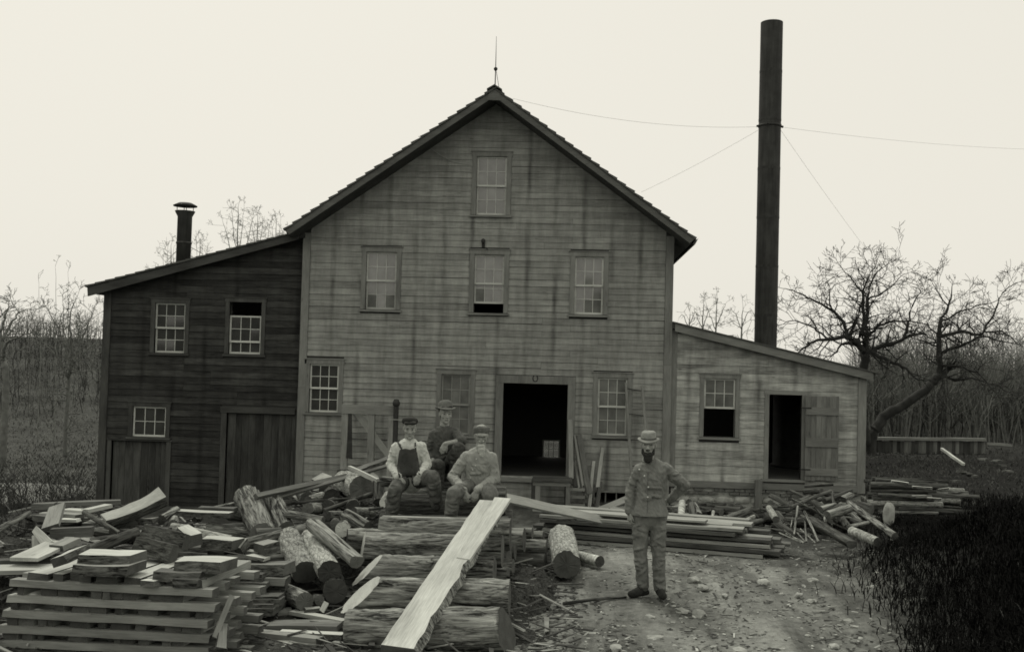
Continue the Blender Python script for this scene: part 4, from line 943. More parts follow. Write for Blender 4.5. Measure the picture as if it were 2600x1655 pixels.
# top cross layer with bright upper faces
a0_ = U('d', 200, 275, dl + 0.02); b0_ = U('d', 2095, 372, dr_ + 0.02); along = (b0_ - a0_).normalized(); bk_ = Vector((-along.y, along.x, 0)).normalized(); L = (b0_ - a0_).length
x = 0.06
for i in range(12):
    w = rnd.choice([0.09, 0.12, 0.16, 0.2]); st_ = a0_ + along * (x + w / 2); x += w + rnd.choice([0.006, 0.01, 0.05])
    if x > L: break
    board(st_ + bk_ * rnd.uniform(0.0, 0.05) , st_ + bk_ * rnd.uniform(0.8, 1.0), w, 0.061, 'bright' if i < 6 else 'lum', '%s cross board from the left on top of the criss-cross stack' % ORD[i], 'topmost cross boards of the stack')
gT = 'odd slabs thrown on top of the stack'
def TS(z, x1, y1, d1, x2, y2, d2, w, th, m, lab, **k):
    k.setdefault('live', (0.02, 0.03)); k.setdefault('warp', rnd.uniform(-0.012, 0.012)); k.setdefault('endcut', (rnd.uniform(-0.25, 0.25), rnd.uniform(-0.25, 0.25)))
    return BD(z, x1, y1, d1, x2, y2, d2, w, th, m, label=lab, group=gT, support=False, cat='slab', name='slab', **k)
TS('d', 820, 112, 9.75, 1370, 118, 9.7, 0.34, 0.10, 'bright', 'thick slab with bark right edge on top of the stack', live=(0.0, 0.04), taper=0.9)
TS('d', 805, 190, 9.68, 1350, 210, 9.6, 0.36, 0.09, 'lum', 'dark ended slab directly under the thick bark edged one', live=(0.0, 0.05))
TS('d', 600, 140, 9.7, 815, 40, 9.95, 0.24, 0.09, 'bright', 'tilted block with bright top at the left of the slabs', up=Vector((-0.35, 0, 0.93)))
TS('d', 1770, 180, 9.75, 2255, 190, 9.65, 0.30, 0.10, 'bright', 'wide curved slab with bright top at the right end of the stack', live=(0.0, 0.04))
TS('d', 1550, 262, 9.6, 1990, 275, 9.55, 0.22, 0.08, 'lum_dk', 'dark block under the wide curved slab')
TS('d', 1740, 335, 9.48, 1990, 345, 9.45, 0.14, 0.07, 'lum_dk', 'small dark block at the right front of the stack')
TS('d', 1450, 345, 9.42, 1700, 280, 9.75, 0.15, 0.055, 'bright', 'small bright offcut lying at the front of the stack')
TS('a', 1830, 1210, 9.6, 2330, 1330, 9.45, 0.14, 0.16, 'lum_dk', 'dark board on edge tilting down right over the stack', up=Vector((0.2, 0.2, 1)))
TS('a', 1950, 1010, 9.75, 2500, 1150, 9.6, 0.10, 0.14, 'lum_dk', 'second dark board on edge behind the first', up=Vector((0.2, 0.2, 1)))
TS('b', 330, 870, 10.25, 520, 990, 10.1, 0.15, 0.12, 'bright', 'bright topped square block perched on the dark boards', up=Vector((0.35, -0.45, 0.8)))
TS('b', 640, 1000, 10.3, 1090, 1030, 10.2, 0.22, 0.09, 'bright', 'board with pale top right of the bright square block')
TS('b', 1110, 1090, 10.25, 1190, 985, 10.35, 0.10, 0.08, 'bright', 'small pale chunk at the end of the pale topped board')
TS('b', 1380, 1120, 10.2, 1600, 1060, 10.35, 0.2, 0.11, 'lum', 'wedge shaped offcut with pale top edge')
TS('b', 1220, 1090, 10.3, 1380, 1110, 10.25, 0.12, 0.03, 'lum', 'thin grey scrap left of the wedge offcut')
TS('b', 1240, 1150, 10.15, 1480, 1190, 10.1, 0.14, 0.03, 'bright', 'pale chip plate under the wedge offcut')
# second, darker stack to the right of the first
gD = 'slabs of the darker second stack'
pos = 0
for k in range(9):
    y = 480 + k * 62; dd_ = 9.95 - 0.04 * k
    for j in range(3):
        o = BD('e', rnd.uniform(-180, 30) + (k % 2) * 60, y - 12 * j, dd_ + j * 0.22, 640 + rnd.uniform(-200, 190), y + 10 - 12 * j, dd_ + j * 0.22 - 0.05, rnd.uniform(0.14, 0.22), rnd.uniform(0.05, 0.07), 'lum_dk', label='%s slab from the front, %s row from the top, in the darker second stack' % (ORD[j], ORD[k]), group=gD, live=(0.01, 0.02), support=(k > 5))
BD('e', 310, 410, 10.1, 880, 420, 10.0, 0.26, 0.10, 'lum_dk', label='bark topped slab lying on the second stack', group=gD, live=(0.02, 0.05))
BD('e', 380, 560, 9.95, 840, 575, 9.9, 0.16, 0.07, 'lum', label='grey slab end under the bark topped slab', group=gD)
BD('e', -60, 470, 9.95, 290, 480, 9.9, 0.2, 0.08, 'lum_dk', label='dark slab against the end of the criss-cross stack', group=gD)
LG('e', 600, 660, 10.0, 720, 760, 9.8, 60, 40, label='curled bark strip on the second stack', bk='bark', cat='bark strip', name='bark_strip')
# boards on the ground in front
gF = 'boards lying on the ground at the front'
BD('e', 900, 990, 9.75, 1640, 1130, 9.45, 0.09, 0.035, 'bright', label='pale strip board slanting to the nearest big log', group=gF)
BD('e', 740, 1300, 9.2, 1640, 1350, 9.1, 0.09, 0.05, 'bright', label='pale edged board ending at the nearest big log', group=gF)
BD('e', 260, 1320, 9.22, 1290, 1440, 9.0, 0.12, 0.07, 'lum', label='longer grey board in front of the pale edged one', group=gF)
BD('e', 600, 1190, 9.4, 1590, 1200, 9.35, 0.22, 0.05, 'lum_dk', label='dark wide board behind the pale edged one', group=gF)
BD('e', 440, 1470, 9.0, 880, 1480, 8.95, 0.16, 0.02, 'bright', label='bright short board at the lower frame edge', group=gF, up=Vector((0, -0.4, 0.9)))
BD('e', 430, 1060, 9.75, 900, 1000, 9.85, 0.12, 0.06, 'lum', label='grey end block of the second stack near the ground', group=gF)
BD('d', 2180, 975, 9.15, 2200, 740, 9.5, 0.10, 0.03, 'lum', label='splintered slab leaning at the right end of the stack', up=Vector((0.3, -0.8, 0.4)), live=(0.02, 0.02))
BD('d', 2110, 860, 9.35, 2290, 430, 9.6, 0.05, 0.03, 'lum', label='thin lath leaning up the right end of the stack', up=Vector((0.3, -0.8, 0.4)), support=False)
BD('e', 1070, 960, 9.7, 1300, 940, 9.75, 0.10, 0.03, 'lum', label='pale curled chip on the ground below the dark log end', group='chips below the log ends', live=(0.02, 0.02))
BD('e', 1320, 960, 9.7, 1390, 830, 9.75, 0.05, 0.02, 'bright', label='upright pale splinter below the dark log end', group='chips below the log ends', up=Vector((0, -0.9, 0.2)))
BD('S', -40, 1452, 10.0, 130, 1448, 10.2, 0.3, 0.04, 'lum', label='wide grey board at the left frame edge behind the stack')
BD('S', -40, 1436, 10.4, 130, 1432, 10.5, 0.12, 0.06, 'lum_dk', label='dark rail at the left frame edge behind the stack')

# ---- big log lying end-on and the little birch by it
LG('f', 895, 1140, 12.45, 840, 830, 13.75, 305, 290, label='big lone log lying end-on on the dirt with a dark round face', bk='bark_lt', e0='end', rough=1.3, support=False)
LG('f', 1275, 1105, 13.15, 1030, 1040, 13.6, 125, 115, label='little birch log with curling white bark beside the big lone log', bk='bark_birch', e0='end_dk', support=False)
LG('f', 300, 1350, 11.9, 60, 1300, 12.1, 130, 110, label='split wedge block on the dirt right of the third big log', bk='bark', flat=(1.2, 0.5), e0='end_dk', support=False)
LG('f', 90, 1400, 11.75, 160, 1395, 11.8, 90, 90, label='small dark chunk under the split wedge block', bk='bark', e0='end_dk', support=False)

# ---- long lumber pile before the mill
gM = 'long planks of the low lumber pile'
A0 = U('f', 450, 900, 15.45); B0 = U('g', 1250, 830, 14.25)
A0.z = gz(A0.x, A0.y) + 0.02; B0.z = gz(B0.x, B0.y) + 0.02
al = (B0 - A0).normalized(); pk = Vector((-al.y, al.x, 0)).normalized(); LL = (B0 - A0).length
words = ['bottom', 'second', 'third', 'fourth', 'fifth', 'top']
for k in range(6):
    for j in range(4):
        s0_, s1_ = rnd.uniform(-0.05, 0.25) + 0.04 * k, LL - rnd.uniform(0.0, 0.5) - 0.10 * k
        w = rnd.uniform(0.17, 0.27); th = rnd.uniform(0.036, 0.058); z = 0.065 * k + (0.004 * j)
        o = A0 + pk * (j * 0.25 + rnd.uniform(-0.06, 0.05) + 0.02 * k)
        board(o + al * s0_ + Vector((0, 0, z)), o + al * s1_ + Vector((0, 0, z)), w, th, 'lum' if (k == 5 or rnd.random() < 0.25) else 'lum_dk',
              '%s plank from the front in the %s layer of the long lumber pile' % (ORD[j], words[k]), gM, warp=rnd.uniform(-0.008, 0.008), seg=8, live=(0, 0), support=False)
zt_ = 0.065 * 6
A3 = U('f', 200, 390, 13.6); B3 = U('f', 1300, 640, 15.2)
board(A3, B3 + Vector((0, 0, 0.0)), 0.15, 0.035, 'lum', 'wide grey board slanting down right from the seat logs to the lumber pile', None, up=Vector((0.0, -0.8, 0.6)), support=False)
o = A0 + pk * 0.15 + Vector((0, 0, zt_ + 0.01)); board(o + al * 0.05, o + al * 2.6, 0.20, 0.03, 'lum', 'short pale board lying on the left top of the lumber pile', None, support=False)
board(U('f', 790, 640, 15.1), U('f', 1000, 640, 15.0), 0.10, 0.035, 'lum_dk', 'small dark wedge on the lumber pile', None, support=False, live=(0.02, 0.02))
for x, y, x2, y2, w, lab in ((1190, 560, 1620, 380, 0.12, 'grey board slanting up right behind the standing man'), (1210, 590, 1640, 500, 0.13, 'lower grey board slanting up right behind the standing man'), (1400, 520, 1560, 500, 0.1, 'short board under the slanting pair')):
    BD('f', x, y, 17.5, x2, y2, 18.4, w, 0.03, 'lum', label=lab, group='boards behind the standing man', up=Vector((0, -0.8, 0.6)), support=False)
# ================================================================== PEOPLE
HK = 1.08
def _rings(bm, rows):
    vs = [[bm.verts.new(p) for p in r] for r in rows]
    n = len(rows[0])
    for a, b in zip(vs[:-1], vs[1:]):
        for k in range(n): bm.faces.new((a[k], a[(k + 1) % n], b[(k + 1) % n], b[k]))
    bm.faces.new(vs[0][::-1]); bm.faces.new(vs[-1])
def cap(bm, a, b, ra, rb, side=None, fl=1.0, n=14):
    """tapered capsule; fl flattens it across the direction perpendicular to 'side'"""
    a, b = Vector(a), Vector(b); t = b - a; L = t.length; t = t.normalized() if L > 1e-6 else Vector((0, 0, 1))
    u = Vector(side) if side is not None else (Vector((1, 0, 0)) if abs(t.x) < 0.8 else Vector((0, 1, 0)))
    u = (u - t * u.dot(t)).normalized(); w = t.cross(u); rows = []
    for th in (-85, -60, -35, -12): rows.append((a + t * (ra * math.sin(R(th))), ra * math.cos(R(th))))
    for q in (0.25, 0.5, 0.75): rows.append((a + t * (L * q), ra + (rb - ra) * q))
    for th in (12, 35, 60, 85): rows.append((b + t * (rb * math.sin(R(th))), rb * math.cos(R(th))))
    _rings(bm, [[c + u * (r * math.cos(2 * math.pi * k / n)) + w * (r * fl * math.sin(2 * math.pi * k / n)) for k in range(n)] for c, r in rows])
def ell(bm, c, m, r, n=14):
    rows = []
    for th in (-85, -60, -35, -12, 12, 35, 60, 85):
        rows.append([Vector(c) + m @ Vector((r[0] * math.cos(R(th)) * math.cos(2 * math.pi * k / n), r[1] * math.cos(R(th)) * math.sin(2 * math.pi * k / n), r[2] * math.sin(R(th)))) for k in range(n)])
    _rings(bm, rows)
def fuse(bm, voxel, smooth=3, wr=0.0, wf=14.0, seed=0.0, sf=0.5):
    """melt overlapping volumes into one continuous skin"""
    bmesh.ops.recalc_face_normals(bm, faces=bm.faces)
    me = bpy.data.meshes.new('t'); bm.to_mesh(me); bm.free(); o = bpy.data.objects.new('t', me); col.objects.link(o)
    col.objects.unlink(o); tsc = bpy.data.scenes.new('t'); tsc.collection.objects.link(o)
    md = o.modifiers.new('r', 'REMESH'); md.mode = 'VOXEL'; md.voxel_size = voxel
    if smooth: s = o.modifiers.new('s', 'SMOOTH'); s.iterations = smooth; s.factor = sf
    vl = tsc.view_layers[0]; vl.update(); dg = vl.depsgraph; out = bpy.data.meshes.new_from_object(o.evaluated_get(dg))
    bpy.data.objects.remove(o); bpy.data.meshes.remove(me); bpy.data.scenes.remove(tsc)
    if wr:
        n_ = len(out.vertices); co = np.empty(n_ * 3); nv = np.empty(n_ * 3); out.vertices.foreach_get('co', co); out.vertices.foreach_get('normal', nv); co = co.reshape(-1, 3); nv = nv.reshape(-1, 3); am = np.empty(n_)
        for i, c in enumerate(co):
            n1 = mnoise.noise((c[0] * wf + seed, c[1] * wf, c[2] * wf * 0.6)); n2 = 1 - 2.4 * abs(mnoise.noise((c[0] * wf * 1.5, c[1] * wf * 1.5 + seed, c[2] * wf * 1.2 + c[0] * wf * 0.8)))
            am[i] = wr * (0.6 * n1 + 0.75 * n2)
        out.vertices.foreach_set('co', (co + nv * am[:, None]).ravel())
    out.polygons.foreach_set('use_smooth', [True] * len(out.polygons)); out.update(); return out
def head_frame(c, fwd, up=Vector((0, 0, 1))):
    f = Vector(fwd).normalized(); r = f.cross(up).normalized(); u = r.cross(f)
    return Matrix(((r.x, f.x, u.x), (r.y, f.y, u.y), (r.z, f.z, u.z)))
def head_skin(bm, c, m, k=1.0):
    k = k * HK
    def E(p, r): ell(bm, c + m @ (Vector(p) * k), m, tuple(q * k for q in r), 18)
    def Cc(a, b, ra, rb): cap(bm, c + m @ (Vector(a) * k), c + m @ (Vector(b) * k), ra * k, rb * k)
    E((0, -0.012, 0.032), (0.074, 0.094, 0.086)); E((0, 0.020, -0.025), (0.060, 0.068, 0.085)); E((0, 0.040, -0.078), (0.044, 0.042, 0.036))
    Cc((0, 0.086, 0.004), (0, 0.108, -0.032), 0.008, 0.0135); E((0.012, 0.094, -0.036), (0.008, 0.01, 0.007)); E((-0.012, 0.094, -0.036), (0.008, 0.01, 0.007))
    Cc((-0.040, 0.074, 0.020), (-0.014, 0.086, 0.018), 0.009, 0.010); Cc((0.040, 0.074, 0.020), (0.014, 0.086, 0.018), 0.009, 0.010)
    for s in (-1, 1): E((s * 0.043, 0.060, -0.024), (0.020, 0.022, 0.020)); E((s * 0.071, -0.010, -0.012), (0.009, 0.018, 0.028))
    E((0, 0.083, -0.060), (0.022, 0.010, 0.006)); E((0, 0.081, -0.071), (0.019, 0.010, 0.007)); E((0, 0.074, -0.098), (0.020, 0.018, 0.016))
    Cc((0, -0.012, -0.07), (0, -0.030, -0.19), 0.052, 0.060)
def hand(bm, w, d, n, thumb, k=1.0):
    """palm, four unequal curled fingers, thumb from the side of the palm; d = finger direction, n = way they curl, thumb = side"""
    d = Vector(d).normalized(); n = (Vector(n) - d * Vector(n).dot(d)).normalized(); t = (Vector(thumb) - d * Vector(thumb).dot(d) - n * Vector(thumb).dot(n)).normalized()
    P = lambda a, b, c: w + d * (a * k) + t * (b * k) + n * (c * k)
    for i, (off, ln) in enumerate(((0.030, 0.076), (0.010, 0.086), (-0.010, 0.080), (-0.028, 0.064))):
        kb = P(0.088 - 0.006 * abs(i - 1), off, 0); cap(bm, P(0.008, off * 0.75, 0), kb, 0.0135 * k, 0.0125 * k)
        p = kb; ang = 0.0
        for sgl, da in ((0.42, 28), (0.33, 34), (0.25, 24)):
            ang += R(da); q = p + (d * math.cos(ang) + n * math.sin(ang)) * (ln * sgl * k); cap(bm, p, q, 0.0095 * k, 0.0085 * k); p = q
    a = P(0.022, 0.026, 0.004); b = P(0.062, 0.050, 0.016); c = P(0.092, 0.050, 0.028)
    cap(bm, a, b, 0.014 * k, 0.011 * k); cap(bm, b, c, 0.0105 * k, 0.009 * k)
def add(name, me, mat, parent): me.materials.clear(); me.materials.append(mat); return link(name, me, parent)
def local(me, org):
    me.transform(Matrix.Translation(-org)); return me
def lathe_hat(prof, c, m, mat, parent, name, off=(0, 0, 0), sx=1.0, sy=1.15, tilt=0.0, k=1.0, dent=None, seg=36):
    mb = MB().lathe(prof, seg); out = []
    rot = Matrix.Rotation(tilt, 3, 'X')
    for x, y, z in mb.v:
        p = Vector((x * sx * k, y * sy * k, z * k))
        if dent: p = dent(p)
        out.append(c + m @ (rot @ p + Vector(off) * k))
    me = mesh([v - parent.location for v in out], mb.f, mat, True); return link(name, me, parent)

def folds(bm, a, b, ra, rb, n, rg_, lo=0.1, hi=0.95, h=0.011):
    """creases: thin ridges wound part of the way round a sleeve, leg or waist, on the side towards the viewer"""
    a, b = Vector(a), Vector(b); t = (b - a).normalized(); L = (b - a).length; v = (CAM - a).normalized(); v = (v - t * v.dot(t)).normalized(); w = t.cross(v)
    for i in range(n):
        c = rg_.uniform(lo, hi); th0 = rg_.uniform(-1.2, 0.2); th1 = th0 + rg_.uniform(0.8, 1.7); sl = rg_.uniform(-0.07, 0.07); p = None
        for j in range(5):
            f = j / 4.0; th = th0 + (th1 - th0) * f; cc = c + (sl * (f - 0.5)) / max(L, 0.1); r = (ra + (rb - ra) * cc) * 1.0
            q = a + t * (L * cc) + (v * math.cos(th) + w * math.sin(th)) * r; hh = h * (0.5 + 0.8 * math.sin(math.pi * (0.1 + 0.8 * f)))
            if p is not None: cap(bm, p, q, hp, hh, None, 1.0, 6)
            p, hp = q, hh
def person(base, label, J, head_c, fwd, cloth_, opts):
    """J: named joints (world). One continuous body; shirt, trousers, boots, hat, hair as children."""
    org = Vector(base); k = opts.get('k', 1.0); m = head_frame(head_c, fwd, opts.get('hup', Vector((0, 0, 1))))
    side = (J['sr'] - J['sl']).normalized()
    neck = head_c + m @ Vector((0, -0.03, -0.165)) * k; bk_ = k
    chest = (J['sl'] + J['sr']) / 2; pel = (J['hl'] + J['hr']) / 2
    bm = bmesh.new(); head_skin(bm, head_c, m, k)
    cap(bm, chest - Vector((0, 0, 0.06)), pel, 0.13 * k, 0.12 * k, side, 0.72); cap(bm, J['sl'], J['sr'], 0.055 * k, 0.055 * k); cap(bm, neck, chest - Vector((0, 0, 0.03)), 0.058 * k, 0.08 * k)
    for s in 'lr':
        cap(bm, J['s' + s], J['e' + s], 0.048 * k, 0.040 * k); cap(bm, J['e' + s], J['w' + s], 0.040 * k, 0.027 * k)
        cap(bm, J['h' + s], J['k' + s], 0.078 * k, 0.052 * k); cap(bm, J['k' + s], J['a' + s], 0.050 * k, 0.036 * k)
        cap(bm, J['a' + s], J['a' + s].lerp(J['t' + s], 0.6), 0.034 * k, 0.026 * k)
        hd = opts['hand_' + s]; hand(bm, J['w' + s], hd[0], hd[1], hd[2], k)
    body = add('person', local(fuse(bm, 0.0065, 2, 0, sf=0.4), org), M['skin'], None); body.location = org; thing(body, label, 'person', opts.get('group'))
    # ---- upper garment
    tops = cloth_['shirt']; bm = bmesh.new(); q = opts.get('bulk', 1.0)
    waist = pel + (chest - pel) * 0.30
    hem = opts.get('hem', pel)
    cap(bm, chest - Vector((0, 0, 0.05)), waist, 0.165 * k * q, 0.150 * k * q, side, 0.72, 22); cap(bm, waist, hem, 0.155 * k * q, opts.get('hemr', 0.165) * k * q, side, 0.78, 22)
    cap(bm, J['sl'] + (J['sr'] - J['sl']) * 0.05, J['sr'] - (J['sr'] - J['sl']) * 0.05, 0.062 * k, 0.062 * k, None, 1.0, 16)
    cap(bm, chest + Vector((0, 0, 0.015)), neck - Vector((0, 0, 0.045)), 0.095 * k, 0.058 * k, side, 0.85, 18)
    ell(bm, chest + (pel - chest) * 0.22 + m @ Vector((0, 0.045, 0)) * k, Matrix.Identity(3), (0.13 * k, 0.10 * k, 0.15 * k))
    for s in 'lr':
        el, wr_ = J['e' + s], J['w' + s]; sl_ = opts.get('sleeve_' + s, 0.94)
        cap(bm, J['s' + s], el, 0.067 * k * q, 0.054 * k * q, None, 1.0, 16); cap(bm, el, el.lerp(wr_, sl_), 0.056 * k * q, 0.044 * k * q, None, 1.0, 16)
        folds(bm, J['s' + s], el, 0.066 * k * q, 0.054 * k * q, 5, rnd); folds(bm, el, el.lerp(wr_, sl_), 0.056 * k * q, 0.045 * k * q, 6 if sl_ > 0.6 else 2, rnd, 0.0)
        if sl_ < 0.6: cap(bm, el.lerp(wr_, sl_ - 0.08), el.lerp(wr_, sl_ + 0.02), 0.058 * k, 0.058 * k)
    folds(bm, chest, hem, 0.125 * k * q, 0.13 * k * q, 9, rnd, 0.15, 0.98, 0.013)
    sm_ = fuse(bm, 0.008, 3, 0.009, 15.0, rnd.uniform(0, 50))
    if 'cut' in opts:                           # straight jacket hem
        b2m = bmesh.new(); b2m.from_mesh(sm_); bmesh.ops.bisect_plane(b2m, geom=b2m.verts[:] + b2m.edges[:] + b2m.faces[:], plane_co=(0, 0, opts['cut']), plane_no=(0, 0, -1), clear_outer=True)
        b2m.to_mesh(sm_); b2m.free(); sm_.polygons.foreach_set('use_smooth', [True] * len(sm_.polygons))
    add('shirt', local(sm_, org), tops, body)
    # collar
    lathe_hat([(0.070, -0.04), (0.070, -0.01), (0.066, 0.014), (0.060, 0.012), (0.060, -0.04)], neck + Vector((0, 0, 0.0)), m, cloth_.get('collar', tops), body, 'collar', (0, 0.004, -0.01), 1.0, 1.05, R(-12), k)
    # ---- trousers
    bm = bmesh.new(); tq = opts.get('tb', 1.0)
    cap(bm, J['hl'], J['hr'], 0.115 * k * tq, 0.115 * k * tq, None, 1.0, 18); cap(bm, pel, pel + (chest - pel) * 0.3, 0.150 * k, 0.142 * k, side, 0.75, 20)
    for s in 'lr':
        cap(bm, J['h' + s], J['k' + s], 0.110 * k * tq, 0.084 * k * tq, None, 1.0, 16); kn, an = J['k' + s], J['a' + s]
        cap(bm, kn, an.lerp(kn, 0.08), 0.082 * k * tq, 0.074 * k * tq, None, 1.0, 16)
        folds(bm, J['h' + s], kn, 0.108 * k * tq, 0.085 * k * tq, 6, rnd, 0.2, 1.0, 0.014); folds(bm, kn, an, 0.083 * k * tq, 0.076 * k * tq, 8, rnd, 0.0, 0.95, 0.014)
    add('trousers', local(fuse(bm, 0.009, 3, 0.009, 13.0, rnd.uniform(0, 50)), org), cloth_['trousers'], body)
    # ---- boots
    for s in 'lr':
        bm = bmesh.new(); an, to = J['a' + s], J['t' + s]; dn = Vector((0, 0, 0.0)); fd = (to - an); fd.z = 0; fd.normalize(); hl = an - fd * 0.045; hl.z = to.z
        cap(bm, an + Vector((0, 0, 0.06)), an, 0.054 * k, 0.050 * k); cap(bm, hl, to - fd * 0.03, 0.040 * k, 0.046 * k, fd.cross(Vector((0, 0, 1))), 0.9); cap(bm, an, to - fd * 0.05, 0.050 * k, 0.044 * k)
        add('boot', local(fuse(bm, 0.010, 2), org), cloth_.get('boots', M['boot']), body)
    # ---- face details
    k = k * HK
    for s in (-1, 1):
        mb = MB(); e = head_c + m @ (Vector((s * 0.030, 0.0805, 0.003)) * k)
        bm = bmesh.new(); ell(bm, e - org, m, (0.011 * k, 0.005 * k, 0.0045 * k), 10); me = bpy.data.meshes.new('m'); bm.to_mesh(me); bm.free(); add('eye', me, M['eye'], body)
        bm = bmesh.new(); cap(bm, head_c + m @ (Vector((s * 0.014, 0.093, 0.024)) * k) - org, head_c + m @ (Vector((s * 0.046, 0.080, 0.026)) * k) - org, 0.0035 * k, 0.002 * k, None, 1.0, 8); me = bpy.data.meshes.new('m'); bm.to_mesh(me); bm.free(); add('eyebrow', me, M['brow'], body)
    bm = bmesh.new(); ell(bm, head_c + m @ (Vector((0, 0.0905, -0.0655)) * k) - org, m, (0.020 * k, 0.0035 * k, 0.0022 * k), 10); me = bpy.data.meshes.new('m'); bm.to_mesh(me); bm.free(); add('mouth', me, M['brow'], body)
    # ---- hair round the back and sides
    bm = bmesh.new()
    def E(p, r): ell(bm, head_c + m @ (Vector(p) * k), m, tuple(w_ * k for w_ in r), 16)
    E((0, -0.030, 0.045), (0.079, 0.085, 0.082)); E((0, -0.052, 0.0), (0.066, 0.055, 0.07))
    if opts.get('fringe'): E((-0.02, 0.055, 0.075), (0.055, 0.030, 0.025)); E((0.03, 0.05, 0.07), (0.04, 0.03, 0.025))
    add('hair', local(fuse(bm, 0.008, 2, 0.004, 40.0, 3), org), opts.get('hairm', M['hair']), body)
    b = opts.get('beard')
    if b:
        bm = bmesh.new()
        for p, r in b: ell(bm, head_c + m @ (Vector(p) * k), m, tuple(w_ * k for w_ in r), 16)
        add('beard', local(fuse(bm, 0.007, 2, 0.006, 45.0, 8), org), opts['beardm'], body)
    return body, m, neck, chest, pel
M['boot'] = cloth('worn_leather', 0.035, 0.4, 0.05, 14)
def shirt_buttons(body, pts, mat, r=0.009):
    for p in pts:
        bm = bmesh.new(); bmesh.ops.create_uvsphere(bm, u_segments=10, v_segments=6, radius=r); me = bpy.data.meshes.new('m'); bm.to_mesh(me); bm.free()
        o = add('button', me, mat, body); o.location = p - body.location
M['button'] = plain('bone_button', 0.6, 0.05, 20, 0.4)
_VC = {}
def surf(body, part, p, d, lift=0.004):         # drop a point on a garment, from the front
    o = [c for c in body.children if c.name.split('.')[0] == part][0]; me = o.data
    if me.name not in _VC:
        a = np.empty(len(me.vertices) * 3); me.vertices.foreach_get('co', a); _VC[me.name] = a.reshape(-1, 3)
    V = _VC[me.name]; dn = np.array(Vector(d).normalized()); w = V + np.array(body.location - p); a = w @ dn
    l = np.linalg.norm(w - a[:, None] * dn, axis=1); a = np.where(l < 0.02, a, 1e9); i = int(a.argmin())
    return (Vector(V[i]) + body.location - Vector(dn) * lift) if a[i] < 1e8 else p
toC = lambda p: (p - CAM).normalized()

# ---- 1 standing man with dark beard
D1 = 11.72; S = lambda x, y, dd=0.0: U('s', x, y, D1 + dd)
J = dict(sl=S(398, 422), sr=S(602, 415, 0.02), el=S(325, 590, 0.06), er=S(762, 548, 0.10), wl=S(312, 765, -0.02), wr=S(640, 668, 0.22), hl=S(405, 800), hr=S(545, 800),
         kl=S(402, 1100, -0.03), kr=S(548, 1105, -0.02), al=S(425, 1385, 0.02), ar=S(560, 1395, 0.0), tl=S(315, 1432, -0.10), tr=S(590, 1450, -0.20))
hc = S(468, 216, -0.02); fwd = (CAM - hc); fwd.z = 0; fwd = fwd.normalized() + Vector((-0.05, 0, -0.03))
jk = cloth('faded_denim_jacket', 0.18, 0.22, 0.06, 8); tr_m = cloth('worn_grey_trousers', 0.165, 0.35, 0.06, 7); dkbeard = cloth('dark_beard', 0.04, 0.4, 0.1, 60)
b1_, m1, nk, ch, pe = person((S(490, 1450).x, S(490, 1450).y, S(490, 1450).z), 'standing bearded person in buttoned denim jacket and brimmed hat, hand on hip', J, hc, fwd,
    {'shirt': jk, 'trousers': tr_m}, {'k': 1.03, 'hand_l': (Vector((0.03, -0.05, -1)), Vector((0.7, 0.3, 0)), Vector((0.2, -1, 0))), 'hand_r': (Vector((-0.8, 0.3, -0.5)), Vector((-0.3, -0.4, -0.7)), Vector((0, -1, 0.3))),
     'hem': pe if False else (S(405, 790) + S(545, 790)) / 2 + Vector((0, 0, -0.02)), 'hemr': 0.215, 'bulk': 1.04, 'tb': 0.86, 'cut': S(470, 786).z,
     'beard': [((0, 0.056, -0.098), (0.052, 0.046, 0.034)), ((0, 0.066, -0.135), (0.044, 0.036, 0.046)), ((0.050, 0.026, -0.068), (0.015, 0.034, 0.040)), ((-0.050, 0.026, -0.068), (0.015, 0.034, 0.040)), ((0, 0.092, -0.055), (0.026, 0.010, 0.006))], 'beardm': dkbeard})
felt = cloth('pale_felt', 0.24, 0.25, 0.05, 12); band_m = cloth('dark_hatband', 0.11)
def dent(p):
    if p.z > 0.07: p.z -= 0.006 * max(0.0, 1 - (p.x / 0.045) ** 2)
    if p.z < 0.012: p.z += 0.9 * (p.x * p.x) - 0.35 * (p.y * p.y)
    return p
lathe_hat([(0.084, 0.0), (0.121, -0.010), (0.125, -0.003), (0.121, 0.003), (0.088, 0.012), (0.085, 0.05), (0.080, 0.085), (0.060, 0.098), (0.02, 0.100)], hc, m1, felt, b1_, 'hat', (0, 0.0, 0.052), 0.98, 1.12, R(-6), 1.0, dent)
lathe_hat([(0.0895, 0.008), (0.0905, 0.034), (0.086, 0.034)], hc, m1, band_m, b1_, 'hat_band', (0, 0.0, 0.050), 0.98, 1.12, R(-6), 1.0)
shirt_buttons(b1_, [surf(b1_, 'shirt', S(x, y, -0.4), toC(S(x, y))) for x, y in ((402, 425), (422, 466), (455, 562), (450, 640))], M['button'], 0.010)
mb = MB(); pl_ = [surf(b1_, 'shirt', S(452, y, -0.4), toC(S(452, y)), 0.003) for y in (440, 500, 560, 640, 700, 760)]
for a_, c_ in zip(pl_[:-1], pl_[1:]): mb.tube([a_ - b1_.location, c_ - b1_.location], 0.0035, 5)
mb.build('placket_seam', band_m, b1_)

